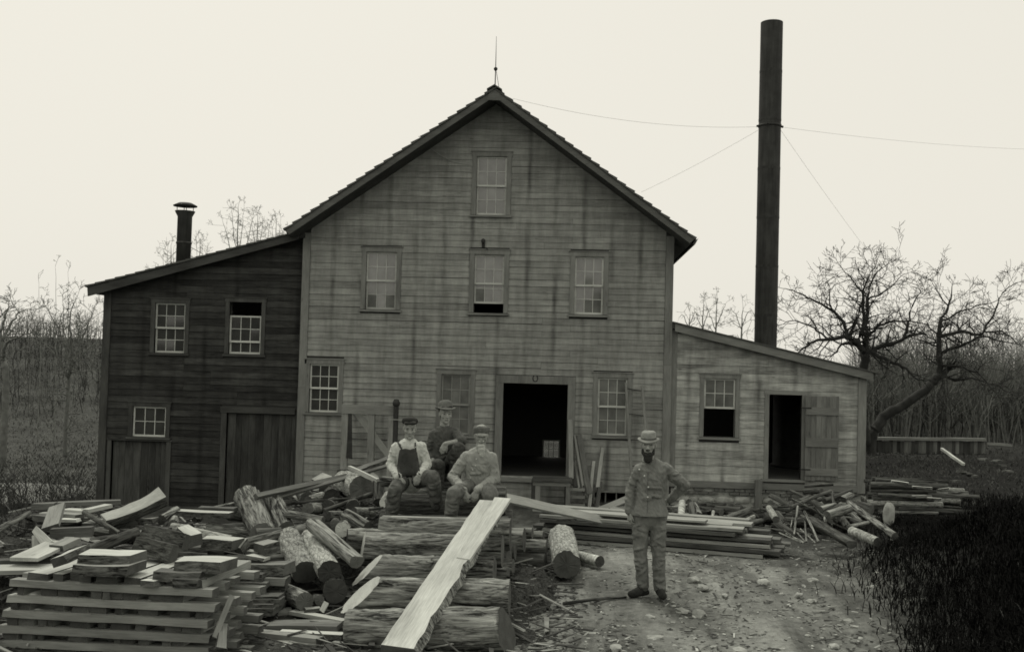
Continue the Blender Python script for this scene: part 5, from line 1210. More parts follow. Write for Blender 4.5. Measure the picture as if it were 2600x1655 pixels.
# ---- 2 seated man in white shirt and bib overalls
D2 = 12.65; P = lambda x, y, dd=0.0: U('p', x, y, D2 + dd)
J = dict(sl=P(455, 668), sr=P(718, 660), el=P(392, 850, 0.0), er=P(782, 850, 0.0), wl=P(478, 985, -0.26), wr=P(712, 960, -0.30), hl=P(530, 1010, 0.05), hr=P(672, 1010, 0.05),
         kl=P(440, 1120, -0.40), kr=P(848, 985, -0.42), al=P(400, 1400, -0.28), ar=P(890, 1290, -0.22), tl=P(390, 1440, -0.42), tr=P(885, 1325, -0.40))
hc = P(598, 456, -0.04); fwd = CAM - hc; fwd.z = 0; fwd = fwd.normalized() + Vector((0.03, 0, -0.16))
wsh = cloth('pale_striped_shirt', 0.54, 0.18, 0.08, 11); ovr = cloth('dark_overall_denim', 0.062, 0.35, 0.03, 8); ovl = cloth('overall_leg_denim', 0.11, 0.45, 0.03, 7)
b2_, m2, nk, ch, pe = person(P(600, 1300), 'seated person in white shirt, dark bib overalls and small cap', J, hc, fwd, {'shirt': wsh, 'trousers': ovl},
    {'k': 0.99, 'hand_l': (Vector((0.35, -0.3, -0.8)), Vector((0.2, 0.8, -0.4)), Vector((0.8, -0.2, 0.1))), 'hand_r': (Vector((-0.38, -0.2, -0.85)), Vector((-0.1, 0.8, -0.3)), Vector((-0.8, -0.3, 0))), 'bulk': 1.02, 'fringe': True,
     'hairm': cloth('brown_hair', 0.07, 0.3, 0.1, 40), 'group': None})
# bib: a sheet lying on the chest with two straps
def drape(body, name, mat, grid, z_, lift=0.010):
    pts = [[surf(body, 'shirt', z_(x, y, -0.5), toC(z_(x, y)), lift) for x, y in row] for row in grid]; n = len(grid[0]); v = [p - body.location for r_ in pts for p in r_]; f = []
    for i in range(len(grid) - 1):
        for j in range(n - 1): a = i * n + j; f.append((a, a + n, a + n + 1, a + 1))
    bm = bmesh.new(); vs_ = [bm.verts.new(p) for p in v]
    for q in f: bm.faces.new([vs_[i] for i in q])
    bmesh.ops.smooth_vert(bm, verts=bm.verts, factor=0.5, use_axis_x=True, use_axis_y=True, use_axis_z=True)
    bmesh.ops.recalc_face_normals(bm, faces=bm.faces); me = bpy.data.meshes.new('m'); bm.to_mesh(me); bm.free(); me.polygons.foreach_set('use_smooth', [True] * len(me.polygons))
    o = add(name, me, mat, body); md = o.modifiers.new('s', 'SOLIDIFY'); md.thickness = 0.008; md.offset = 0.0; return o
rows = []
for y, xa, xb in ((672, 498, 660), (690, 470, 690), (740, 462, 702), (800, 456, 706), (860, 455, 706), (920, 458, 704), (965, 470, 705), (1000, 480, 700)):
    rows.append([(xa + (xb - xa) * t / 8.0, y + (10 * math.sin(math.pi * t / 8.0) if y < 700 else 0)) for t in range(9)])
drape(b2_, 'overall_bib', ovr, rows, P, 0.014)
for xs_ in (((462, 590), (476, 630), (490, 665), (500, 690)), ((668, 588), (672, 630), (676, 665), (680, 695))):
    drape(b2_, 'overall_strap', ovr, [[(x - 11, y), (x + 11, y)] for x, y in xs_], P, 0.014)
shirt_buttons(b2_, [surf(b2_, 'shirt', P(x, y, -0.5), toC(P(x, y)), 0.02) for x, y in ((494, 655), (676, 655))], M['button'], 0.008)
capm = cloth('dark_cap_wool', 0.035, 0.3, 0.05, 14)
lathe_hat([(0.078, -0.012), (0.088, 0.0), (0.092, 0.022), (0.080, 0.045), (0.045, 0.056), (0.01, 0.058)], hc, m2, capm, b2_, 'cap', (0, -0.022, 0.060), 1.0, 1.12, R(16), HK)
lathe_hat([(0.02, 0.0), (0.055, -0.004), (0.060, 0.0), (0.02, 0.010)], hc, m2, capm, b2_, 'cap_visor', (0, 0.070, 0.074), 1.15, 0.75, R(4), HK)

# ---- 3 seated man behind in round hat, elbow on knee
D3 = 13.55; P = lambda x, y, dd=0.0: U('p', x, y, D3 + dd)
J = dict(sl=P(860, 525), sr=P(1086, 505), el=P(812, 730, 0.04), er=P(1165, 590, -0.22), wl=P(890, 900, -0.22), wr=P(985, 622, -0.40), hl=P(900, 890, 0.08), hr=P(1030, 890, 0.08),
         kl=P(900, 860, -0.48), kr=P(1130, 680, -0.42), al=P(900, 1160, -0.35), ar=P(1080, 1010, -0.30), tl=P(890, 1190, -0.50), tr=P(1070, 1045, -0.48))
hc = P(985, 298, -0.03); fwd = CAM - hc; fwd.z = 0; fwd = fwd.normalized() + Vector((0.22, 0, -0.05))
dks = cloth('dark_work_shirt', 0.085, 0.3, 0.03, 9); dkt = cloth('dark_trousers', 0.06, 0.4, 0.03, 8)
b3_, m3, nk, ch, pe = person(P(960, 1100), 'seated person in dark shirt and round felt hat, forearm across raised knee', J, hc, fwd, {'shirt': dks, 'trousers': dkt},
    {'k': 1.02, 'sleeve_l': 0.25, 'sleeve_r': 0.18, 'hand_l': (Vector((0.25, -0.5, -0.6)), Vector((0.3, 0.6, -0.6)), Vector((0.8, -0.4, 0.1))), 'hand_r': (Vector((-0.38, -0.1, -0.85)), Vector((-0.1, 0.9, -0.3)), Vector((0.6, -0.6, 0))), 'fringe': True})
felt2 = cloth('brown_felt', 0.13, 0.2, 0.05, 12)
def bowl(p):
    if p.z < 0.012: p.z += 1.5 * p.x * p.x - 0.2 * p.y
    return p
lathe_hat([(0.084, 0.0), (0.118, -0.004), (0.124, 0.004), (0.118, 0.008), (0.088, 0.012), (0.088, 0.04), (0.082, 0.075), (0.064, 0.100), (0.035, 0.112), (0.008, 0.115)], hc, m3, felt2, b3_, 'hat', (0, -0.014, 0.046), 1.0, 1.15, R(16), 1.02 * HK, bowl)

# ---- 4 old man with white beard
D4 = 12.45; P = lambda x, y, dd=0.0: U('p', x, y, D4 + dd)
J = dict(sl=P(1215, 768), sr=P(1478, 776), el=P(1060, 985, -0.02), er=P(1520, 1000, -0.02), wl=P(1185, 1135, -0.32), wr=P(1325, 1130, -0.34), hl=P(1270, 1075, 0.06), hr=P(1412, 1075, 0.06),
         kl=P(1075, 1165, -0.42), kr=P(1478, 1175, -0.42), al=P(1030, 1480, -0.30), ar=P(1500, 1480, -0.30), tl=P(1020, 1520, -0.45), tr=P(1505, 1520, -0.45))
hc = P(1372, 540, -0.06); fwd = CAM - hc; fwd.z = 0; fwd = fwd.normalized() + Vector((0.02, 0, -0.04))
gsh = cloth('grey_work_shirt', 0.30, 0.2, 0.04, 8); gtr = cloth('grey_cord_trousers', 0.15, 0.35, 0.04, 8); wb = cloth('white_beard', 0.52, 0.2, 0.15, 50)
b4_, m4, nk, ch, pe = person(P(1340, 1350), 'seated old person with white beard, pale work shirt and visored cap', J, hc, fwd, {'shirt': gsh, 'trousers': gtr},
    {'k': 1.0, 'hand_l': (Vector((0.22, -0.15, -0.95)), Vector((0.3, 0.8, -0.1)), Vector((0.8, -0.5, 0))), 'hand_r': (Vector((-0.2, -0.12, -0.97)), Vector((-0.2, 0.8, -0.1)), Vector((-0.8, -0.5, 0))), 'bulk': 1.10, 'hairm': cloth('grey_hair', 0.3, 0.2, 0.1, 40),
     'beard': [((0, 0.070, -0.100), (0.040, 0.030, 0.025)), ((-0.006, 0.066, -0.140), (0.040, 0.032, 0.045)), ((-0.012, 0.068, -0.185), (0.028, 0.022, 0.040)), ((0.0, 0.088, -0.048), (0.034, 0.012, 0.010))], 'beardm': wb})
cp4 = cloth('grey_cap_wool', 0.12, 0.35, 0.06, 20)
lathe_hat([(0.080, -0.01), (0.086, 0.0), (0.090, 0.030), (0.094, 0.062), (0.080, 0.078), (0.03, 0.084)], hc, m4, cp4, b4_, 'cap', (0, -0.004, 0.026), 1.0, 1.15, R(4), HK)
lathe_hat([(0.02, 0.0), (0.070, -0.010), (0.074, -0.006), (0.02, 0.012)], hc, m4, cloth('cap_visor_cloth', 0.3), b4_, 'cap_visor', (0, 0.080, 0.032), 1.05, 0.75, R(-14), HK)
shirt_buttons(b4_, [surf(b4_, 'shirt', P(x, y, -0.5), toC(P(x, y))) for x, y in ((1316, 803), (1296, 855), (1272, 920), (1238, 988))], M['button'], 0.008)
# ================================================================== PROPS BY THE WALL
def FY(z, x, y, Y): return F(z, x, y, Y)
def stick(z, a, b, Ya, Yb, w, th, mat, label=None, parent=None, name='board', up=Vector((0, -1, 0.0)), live=(0, 0), **k):
    return board(FY(z, a[0], a[1], Ya), FY(z, b[0], b[1], Yb), w, th, mat, label or '', k.pop('group', None), up=up, live=live, support=False, parent=parent, name=name, **k)
# post-and-beam frame left of the seated men
fr_ = empty('timber_frame', (0, 0, 0)); thing(fr_, 'rough timber frame of posts and one beam standing before the wall', 'frame')
stick('k', (478, 575), (968, 590), -0.6, -0.6, 0.19, 0.08, 'lum', parent=fr_, name='beam')
for x, y0, y1 in ((505, 578, 1300), (750, 592, 1300), (935, 594, 1300)):
    a = FY('k', x, y0, -0.56); b = Vector((FY('k', x - 18, y1, -0.56).x, -0.56, gz(a.x, -0.56) - 0.05)); board(b, a, 0.14, 0.10, 'lum', parent=fr_, up=Vector((0, -1, 0)), support=False, name='post')
a = FY('k', 985, 520, -0.75); b = Vector((a.x - 0.03, -0.75, gz(a.x, -0.75)))
ip = empty('iron_post', b); thing(ip, 'dark iron post with knob and cross pin beside the timber frame', 'post')
H_ = (a - b).length; MB().tube([(0, 0, 0), (0.0, 0, H_)], 0.055, 10).build('shaft', M['iron'], ip); MB().lathe([(0.03, H_ - 0.10), (0.075, H_ - 0.05), (0.08, H_), (0.05, H_ + 0.07), (0.01, H_ + 0.08)], 14).build('knob', M['iron'], ip, True)
MB().box(-0.12, 0.22, -0.07, -0.055, H_ - 0.36, H_ - 0.34).build('cross_pin', M['wire'], ip)
stick('k', (912, 1020), (580, 575), -0.35, -0.40, 0.13, 0.03, 'bright', 'pale diagonal board leaning behind the timber frame posts')
sw_ = MB(); p0 = FY('k', 548, 590, -0.66); p1 = FY('k', 532, 1040, -0.66)
sw_.prism([(p0.x - 0.03, p0.z), (p0.x + 0.03, p0.z), (p1.x + 0.075, p1.z), (p1.x - 0.06, p1.z + 0.02), (p1.x - 0.05, p1.z + 0.3)], -0.668, -0.662)
swo = sw_.build('hanging_saw', M['iron']); thing(swo, 'dark long saw blade hanging from the timber frame beam', 'saw')
MB().tube([(p0.x, -0.665, p0.z), (p0.x, -0.665, p0.z + 0.07)], 0.016, 6).build('handle', M['trim'], swo)
# loading bench and crate step by the doorway
bn = empty('loading_bench', (0, 0, 0)); thing(bn, 'small plank bench on posts before the mill doorway', 'bench')
t0, t1 = FY('m', 480, 1165, -0.9), FY('m', 848, 1175, -0.9)
MB().box(t0.x, t1.x, -1.05, -0.45, t0.z - 0.0, t0.z + 0.055).build('top', M['lum_dk'], bn); MB().box(t0.x + 0.02, t1.x - 0.03, -1.0, -0.97, t0.z - 0.09, t0.z - 0.002).build('apron', M['trim_h'], bn)
for x in (530, 812):
    q = FY('m', x, 1300, -0.95).x; MB().box(q - 0.05, q + 0.05, -0.99, -0.90, gz(q, -0.95) - 0.05, t0.z - 0.002).build('leg', M['trim'], bn)
for x in (492, 800):
    q = FY('m', x, 1300, -0.55).x; MB().box(q - 0.05, q + 0.05, -0.60, -0.50, gz(q, -0.55) - 0.05, t0.z - 0.002).build('leg', M['trim_dark'], bn)
cs = empty('crate_step', (0, 0, 0)); thing(cs, 'slatted wooden crate step beside the small bench', 'crate')
for y in (1246, 1316, 1392):
    a, b = FY('m', 828, y, -0.9), FY('m', 968, y, -0.9); MB().box(a.x, b.x, -0.93, -0.905, a.z - 0.03, a.z + 0.03).build('slat', M['trim_h'], cs)
for x in (832, 962):
    a = FY('m', x, 1240, -0.88); MB().box(a.x - 0.02, a.x + 0.02, -0.902, -0.5, gz(a.x, -0.8) - 0.02, a.z + 0.02).build('side_panel', M['trim_dark_h'], cs)
# boards leaning on the wall right of the doorway
gW = 'boards leaning on the wall right of the doorway'
for a, b, w, th, m, lab in (((965, 1310), (873, 748), 0.055, 0.03, 'lum', 'narrow pale board leaning right of the mill doorway, leftmost tall one'), ((1010, 1290), (912, 748), 0.12, 0.03, 'lum_dk', 'dark wide board leaning behind the narrow pale one'),
        ((1005, 1450), (1047, 990), 0.075, 0.03, 'bright', 'bright straight slab standing aslant right of the doorway'), ((1085, 1230), (1132, 860), 0.085, 0.025, 'lum', 'twisted pale slab leaning under the right ground window'),
        ((912, 1235), (872, 990), 0.06, 0.02, 'lum', 'short pale lath at the foot of the doorway casing'), ((885, 1230), (835, 960), 0.10, 0.03, 'lum_dk', 'short dark board against the doorway casing'), ((1075, 1440), (1110, 1180), 0.09, 0.04, 'lum_dk', 'dark board behind the bright straight slab'),
        ((840, 1150), (832, 605), 0.11, 0.02, 'lum', 'tall board with slanted top set against the doorway casing'), ((1110, 1420), (1060, 1330), 0.05, 0.03, 'lum', 'short stub of board by the cellar window')):
    A = FY('m', a[0], a[1], -0.55); A.z = max(A.z, gz(A.x, A.y)); stick('m', a, b, -0.55, -0.07, w, th, m, lab, group=gW, live=(0.012, 0.008))
ld = empty('ladder', (0, 0, 0)); thing(ld, 'wooden ladder leaning on the wall beside the right ground window', 'ladder')
ra0, ra1 = FY('m', 1347, 262, -0.10), FY('m', 1412, 1330, -0.75); rb0, rb1 = FY('m', 1497, 286, -0.10), FY('m', 1585, 1330, -0.75)
for a, b in ((ra0, ra1), (rb0, rb1)): MB().tube([a, a.lerp(b, 0.5), b], [0.028, 0.032, 0.036], 8).build('rail', M['trim'], ld)
for t in (0.05, 0.275, 0.5, 0.725, 0.95): MB().tube([ra0.lerp(ra1, t), rb0.lerp(rb1, t)], 0.014, 6).build('rung', M['trim_dark'], ld)

# ================================================================== FIREWOOD BEFORE THE STONE FOUNDATION
gf = 'firewood heap before the stone foundation'
def hump(x): return 0.22 + 0.48 * math.exp(-((x - 1450) / 330.0) ** 2) + 0.16 * math.exp(-((x - 300) / 350.0) ** 2)
for i in range(190):
    x = rnd.uniform(20, 1950); d = rnd.uniform(17.2, 20.2); p = U('g', x, 500, d); h = hump(x) * (1 - abs(d - 18.8) / 2.2)
    zc = gz(p.x, p.y) + 0.05 + max(0.0, h) * rnd.random(); L = rnd.uniform(0.3, 0.85); an = rnd.uniform(0, math.pi); ti = rnd.uniform(-0.35, 0.35)
    dv = Vector((math.cos(an) * math.cos(ti), math.sin(an) * math.cos(ti), math.sin(ti))) * (L / 2); c = Vector((p.x, p.y, zc)); r = 0.022 + 0.065 * rnd.random() ** 1.5
    log(c - dv, c + dv, r, r * rnd.uniform(0.8, 1.0), 'short split stick of firewood in the jumbled heap below the shed wall', gf, bk=rnd.choice(['bark', 'bark_dk', 'bark_dk', 'bark_dk']), e0=rnd.choice(['end', 'end_dk']), e1='end', seg=9, flat=(rnd.uniform(0, 6), rnd.uniform(0.2, 0.8)) if rnd.random() < 0.6 else None, cat='firewood', name='firewood', support=False)
def GL(x1, y1, d1, x2, y2, d2, w, lab, **k): return LG('g', x1, y1, d1, x2, y2, d2, w, label=lab, support=False, **k)
GL(110, 495, 15.9, 125, 290, 16.6, 70, 'pale short log standing upright behind the lumber pile', bk='bark_birch')
GL(250, 500, 15.9, 210, 300, 16.6, 80, 'dark slab piece standing beside the pale upright log', bk='bark_dk', flat=(1.0, 0.4))
GL(415, 500, 15.8, 432, 380, 16.2, 32, 'small curved pale stick standing behind the lumber pile', bk='bark_lt')
GL(300, 400, 16.2, 250, 300, 16.9, 60, 'grey split stick leaning right of the standing slab piece', bk='bark', flat=(2.0, 0.3))
GL(660, 510, 15.6, 830, 430, 16.4, 40, 'pale peeled stick slanting behind the lumber pile', bk='bark_lt')
GL(560, 460, 16.4, 790, 370, 17.0, 75, 'rounded log slanting up left of the support post', bk='bark_dk')
GL(1050, 460, 16.2, 980, 350, 17.0, 70, 'flaky log rolling out of the firewood heap', bk='bark_lt', e0='end')
GL(1550, 420, 16.2, 1770, 350, 16.6, 90, 'split thick log with dark end on top of the firewood heap', bk='bark', e1='end_dk')
GL(1490, 360, 17.0, 1640, 320, 17.2, 60, 'short round log high on the firewood heap', bk='bark', e1='end')
GL(1770, 300, 17.0, 2225, 625, 14.9, 62, 'long rough pole slanting down right off the firewood heap', bk='bark', rough=1.6)
GL(1800, 575, 14.9, 2055, 680, 14.2, 90, 'pale birch log at the right foot of the firewood heap', bk='bark_birch', e1='end_dk')
GL(1380, 440, 15.6, 1800, 680, 14.5, 120, 'broad curl of dark bark at the front of the firewood heap', bk='bark_dk', flat=(1.5, 0.15), rough=1.6)
GL(1770, 520, 15.2, 1950, 480, 15.6, 60, 'grey split rail right of the bark curl', bk='bark', flat=(1.5, 0.2))
GL(1850, 330, 17.6, 1990, 370, 17.4, 110, 'thick dark log at the right end of the firewood heap', bk='bark_dk')
GL(1200, 340, 16.6, 1590, 180, 17.6, 34, 'dark forked branch sticking up over the firewood heap', bk='bark_dk', bend=0.04)
for i, (x1, y1, x2, y2, w, lt) in enumerate(((1225, 610, 1265, 330, 22, 0), (1190, 570, 1215, 430, 12, 0), (1470, 680, 1330, 380, 24, 0), (1350, 680, 1335, 470, 18, 0), (1300, 690, 1080, 590, 14, 1), (1440, 690, 1290, 550, 12, 1), (1330, 690, 1150, 600, 20, 0), (1340, 680, 1260, 590, 10, 1), (1420, 330, 1545, 470, 20, 0), (1120, 560, 1260, 660, 14, 1), (1500, 660, 1850, 715, 14, 1), (1200, 250, 1320, 310, 12, 1), (1540, 490, 1520, 430, 26, 0), (1320, 310, 1545, 430, 14, 0))):
    GL(x1, y1, 14.6 if y1 > 550 else 15.8, x2, y2, 15.6 if y1 > 550 else 16.2, w, ('pale' if lt else 'grey') + ' thin stick in the fan of brushwood at the end of the lumber pile', group='fan of sticks at the end of the lumber pile', bk='bark_lt' if lt else 'bark', cat='stick', name='stick')
# cordwood stack beyond the shed corner
gC = 'cordwood stacked beyond the shed corner'
c0 = U('h', 170, 540, 20.3); c0.z = gz(c0.x, c0.y)
for k in range(9):
    for j in range(5):
        L = rnd.uniform(1.0, 1.5); x = c0.x + rnd.uniform(-0.10, 0.12) + (0.5 if (k < 7 and rnd.random() < 0.5) else 0); r = rnd.uniform(0.035, 0.065)
        if k >= 7 and rnd.random() < 0.4: continue
        A = Vector((x, c0.y + j * 0.16 + rnd.uniform(-0.04, 0.04), c0.z + 0.05 + k * 0.088)); B = A + Vector((L, rnd.uniform(-0.05, 0.05), rnd.uniform(-0.03, 0.03)))
        log(A, B, r, r * rnd.uniform(0.7, 1), 'long split stick of cordwood stacked beyond the shed corner', gC, bk=rnd.choice(['bark', 'bark_dk', 'bark_dk', 'bark_lt']), e0='end', e1='end', seg=9, flat=(rnd.uniform(0, 6), 0.3) if rnd.random() < 0.5 else None, cat='firewood', name='firewood', support=False)
for x1, y1, x2, y2, lab in ((620, 435, 695, 425, 'pale chip lying right of the cordwood stack'), (440, 480, 540, 478, 'pale split face low in the cordwood stack front'), (545, 492, 640, 498, 'pale board scrap at the foot of the cordwood stack'), (300, 375, 420, 392, 'pale peeled stick on the cordwood stack front'), (445, 415, 580, 425, 'pale slab on the cordwood stack front, right')):
    BD('h', x1, y1 + 8, 19.9, x2, y2 + 8, 19.8, 0.12, 0.04, 'bright', label=lab, live=(0.02, 0.02), support=False)
BD('h', 642, 165, 23.0, 792, 272, 21.5, 0.05, 0.05, 'bright', label='lone pale pole slanting down on the right bank', support=False)
for i, (x, y, w) in enumerate(((930, 228, 60), (1020, 238, 50), (960, 268, 40), (1040, 270, 50), (815, 325, 40), (850, 340, 35), (775, 310, 30), (1090, 310, 30), (740, 375, 40))):
    BD('h', x - w / 2, y + 6, 21.5, x + w / 2, y + 8, 21.3, 0.16, 0.04, 'lum', label='pale board scrap lying on the bank at the far right', group='scraps on the right bank', live=(0.03, 0.03), support=False)
# upright stone
us = link('marker_stone', rock_mesh(0.10, 0.07, 0.22, 7.7, 3, 0.25), None, M['stone']); q = U('h', 285, 612, 17.2); us.location = (q.x, q.y, gz(q.x, q.y) + 0.18); us.rotation_euler = (0, 0.12, 0.4)
thing(us, 'pale pointed stone standing upright at the right of the firewood heap', 'stone')
# low plank fence at the back right
fe = empty('plank_fence', (0, 0, 0)); thing(fe, 'low plank fence with a pale top rail behind the apple tree', 'fence')
f0, f1 = U('h', 190, 97, 33.0), U('h', 938, 104, 33.0); f2, f3 = U('h', 940, 108, 33.2), U('h', 1110, 120, 33.6)
board(f0, f1, 0.16, 0.09, 'lum', parent=fe, support=False, name='rail'); board(f2 - Vector((0, 0, 0.1)), f3 - Vector((0, 0, 0.1)), 0.12, 0.08, 'lum', parent=fe, support=False, name='rail')
nb = 30
for i in range(nb):
    p = f0.lerp(f1, (i + 0.5) / nb); w = (f1 - f0).length / nb * rnd.uniform(0.9, 1.0); o = MB().box(-w / 2, w / 2, -0.015, 0.015, 0, 0.68 + rnd.uniform(-0.02, 0.02)).build('plank', M['door_pale'] if rnd.random() < 0.55 else M['door'], fe); o.location = (p.x, p.y + 0.03, p.z - 0.70)

# ================================================================== BARK HEAP UNDER THE LOGS
def build_heap():
    P = np.array(PILE); x0, x1, y0, y1 = P[:, 0].min() - 0.6, P[:, 0].max() + 0.6, P[:, 1].min() - 0.5, P[:, 1].max() + 0.7
    st = 0.09; xs = np.arange(x0, x1, st); ys = np.arange(y0, y1, st); X, Y = np.meshgrid(xs, ys); Z = np.full(X.shape, -9.0); G = g(X, Y)
    for i in range(X.shape[0]):
        d2 = (P[None, :, 0] - X[i][:, None]) ** 2 + (P[None, :, 1] - Y[i][:, None]) ** 2
        w = np.exp(-d2 / 0.10); lowz = np.where(d2 < 0.12, P[None, :, 2], 9.0).min(1)
        soft = -0.05 * np.log(np.maximum((np.exp(-P[None, :, 2] / 0.05) * w).sum(1), 1e-30) / np.maximum(w.sum(1), 1e-12))
        cover = np.clip(w.sum(1) / 0.7, 0, 1); z = np.where(cover > 0.001, soft, -1); Z[i] = G[i] - 0.06 + (np.maximum(np.minimum(z, lowz), G[i]) - G[i]) * cover * 0.97 + 0.03 * cover
    for i in range(X.shape[0]):
        for j in range(X.shape[1]): Z[i, j] += 0.02 * mnoise.noise((X[i, j] * 9, Y[i, j] * 9, 0))
    idx = np.arange(X.size).reshape(X.shape); f = np.stack([idx[:-1, :-1], idx[:-1, 1:], idx[1:, 1:], idx[1:, :-1]], -1).reshape(-1, 4)
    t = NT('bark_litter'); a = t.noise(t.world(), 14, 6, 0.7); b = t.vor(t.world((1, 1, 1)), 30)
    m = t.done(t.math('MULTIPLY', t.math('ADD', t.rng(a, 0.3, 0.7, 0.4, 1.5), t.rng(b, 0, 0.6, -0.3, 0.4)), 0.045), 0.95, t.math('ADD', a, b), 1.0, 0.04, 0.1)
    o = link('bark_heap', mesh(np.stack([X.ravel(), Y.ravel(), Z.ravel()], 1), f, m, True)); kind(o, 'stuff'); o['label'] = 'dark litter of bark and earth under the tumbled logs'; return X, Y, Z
HX, HY, HZ = build_heap()

# ================================================================== CHIPS, GRAVEL, STONES, GRASS
def scatter_mesh(n, pick, shape, name, mat, label, seed=1):
    rg = random.Random(seed); v = []; f = []
    for i in range(n):
        p = pick(rg)
        if p is None: continue
        shape(rg, p, v, f)
    o = link(name, mesh(v, f, mat)); kind(o, 'stuff'); o['label'] = label; return o
def chip(rg, p, v, f):
    L = 0.010 + 0.055 * rg.random() ** 3; w, h = rg.uniform(0.004, 0.014), rg.uniform(0.002, 0.007); a = rg.uniform(0, 6.28); ti = rg.uniform(-0.25, 0.25); c, s = math.cos(a), math.sin(a); n = len(v)
    for dz in (0, h):
        for dx, dy in ((-L, -w), (L, -w * rg.uniform(0.2, 1)), (L * rg.uniform(0.7, 1), w), (-L, w * rg.uniform(0.3, 1))): v.append((p[0] + dx * c - dy * s, p[1] + dx * s + dy * c, p[2] + dz + dx * ti))
    f.extend(tuple(n + i for i in q) for q in BOXF)
def pebble(rg, p, v, f):
    r = 0.006 + 0.022 * rg.random() ** 2; n = len(v); k = 6; a0 = rg.uniform(0, 6)
    for z, q in ((-0.3, 0.7), (0.15, 1.0), (0.5, 0.55)):
        for i in range(k): a = a0 + 6.283 * i / k; rr = r * q * rg.uniform(0.75, 1.2); v.append((p[0] + rr * math.cos(a) * 1.25, p[1] + rr * math.sin(a), p[2] + r * z))
    for j in range(2):
        for i in range(k): f.append((n + j * k + i, n + j * k + (i + 1) % k, n + (j + 1) * k + (i + 1) % k, n + (j + 1) * k + i))
    f.append(tuple(n + 2 * k + i for i in range(k)))
def yard(rg):
    d = 9.0 * (16.5 / 9.0) ** rg.random(); x = rg.uniform(1180, 2350) if rg.random() < 0.8 else rg.uniform(560, 1250); p = U('S', x, 1400, d); return (p.x, p.y, gz(p.x, p.y) + 0.006)
def yard_e(rg):
    d = 9.0 * (15.0 / 9.0) ** rg.random(); p = U('S', rg.uniform(1250, 2250), 1400, d); return (p.x, p.y, gz(p.x, p.y) + 0.004)
M['chip'] = plain('wood_chip', 0.24, 0.5, 3, 0.9); M['chip_pale'] = plain('pale_wood_chip', 0.42, 0.4, 3, 0.9); M['chip_dark'] = plain('dark_bark_chip', 0.05, 0.5, 3, 0.95)
scatter_mesh(1500, yard, chip, 'wood_chips', M['chip'], 'grey wood chips strewn over the dirt yard', 1); scatter_mesh(260, yard, chip, 'pale_chips', M['chip_pale'], 'pale fresh chips strewn over the dirt yard', 2)
scatter_mesh(2600, yard, chip, 'bark_chips', M['chip_dark'], 'dark bark bits strewn over the dirt yard', 3); scatter_mesh(420, yard_e, pebble, 'gravel', plain('gravel_stone', 0.30, 0.4, 5, 0.95), 'small gravel stones in the dirt yard', 4)
def on_heap(rg):
    i = rg.randrange(2, HX.shape[0] - 2); j = rg.randrange(2, HX.shape[1] - 2)
    return (HX[i, j], HY[i, j], max(HZ[i, j], gz(HX[i, j], HY[i, j])) + 0.015)
scatter_mesh(5200, on_heap, chip, 'heap_bark', M['chip_dark'], 'dark bark bits on and around the log heap', 5); scatter_mesh(900, on_heap, chip, 'heap_chips', M['chip'], 'grey chips on and around the log heap', 6)
M['yard_stone'] = plain('dusty_stone', 0.30, 0.4, 9, 0.95)
def splinter(rg, p, v, f):
    L, w, h = rg.uniform(0.07, 0.26), rg.uniform(0.006, 0.028), rg.uniform(0.004, 0.014); a = rg.gauss(0.2, 0.9); ti = rg.uniform(-0.35, 0.35); c, s = math.cos(a), math.sin(a); n = len(v); q = rg.uniform(0.0, 0.06)
    for dz in (0, h):
        for dx, dy in ((-L, -w), (L, -w * rg.uniform(0.1, 1)), (L * rg.uniform(0.8, 1), w * rg.uniform(0.2, 1)), (-L * rg.uniform(0.8, 1), w)): v.append((p[0] + dx * c - dy * s, p[1] + dx * s + dy * c, p[2] + dz + q + dx * ti))
    f.extend(tuple(n + i for i in q_) for q_ in BOXF)
scatter_mesh(900, on_heap, splinter, 'dark_splinters', M['chip_dark'], 'dark splintered sticks and bark strips among the log heap', 31); scatter_mesh(420, on_heap, splinter, 'grey_splinters', M['chip'], 'grey splintered sticks among the log heap', 32)
for i in range(32):
    d = rnd.uniform(9.0, 13.5); x = rnd.uniform(1330, 2230); p = U('S', x, 1400, d); r = 0.02 + 0.05 * rnd.random() ** 1.6
    o = link('stone', rock_mesh(r * 1.4, r, r * 0.6, rnd.uniform(0, 90), 2, 0.55), None, M['yard_stone']); o.location = (p.x, p.y, gz(p.x, p.y) + r * 0.2); o.rotation_euler = (0, 0, rnd.uniform(0, 6)); thing(o, 'pale fist-sized stone lying loose on the dirt yard at right', 'stone', 'loose stones on the dirt yard')
LG('S', 1430, 1532, 11.3, 1590, 1515, 11.6, 9, 6, label='thin dark stick on the dirt left of the standing man\'s boots', bk='bark_dk', support=False, cat='stick', name='stick', bend=0.03)
def blade(hmin, hmax, wd):
    def fn(rg, p, v, f):
        h = rg.uniform(hmin, hmax); a = rg.uniform(0, 6.283); le = rg.uniform(0.3, 1.1); w = wd * rg.uniform(0.6, 1.3); n = len(v); c, s = math.cos(a), math.sin(a)
        for t, q in ((0, 1), (0.4, 0.9), (0.75, 0.6)):
            o = h * le * t * t; z = p[2] + h * t * (1 - 0.3 * le * t); v.append((p[0] + o * c - s * w * q, p[1] + o * s + c * w * q, z)); v.append((p[0] + o * c + s * w * q, p[1] + o * s - c * w * q, z))
        v.append((p[0] + h * le * c, p[1] + h * le * s, p[2] + h * (1 - 0.42 * le))); f.extend(((n, n + 1, n + 3, n + 2), (n + 2, n + 3, n + 5, n + 4), (n + 4, n + 5, n + 6)))
    return fn
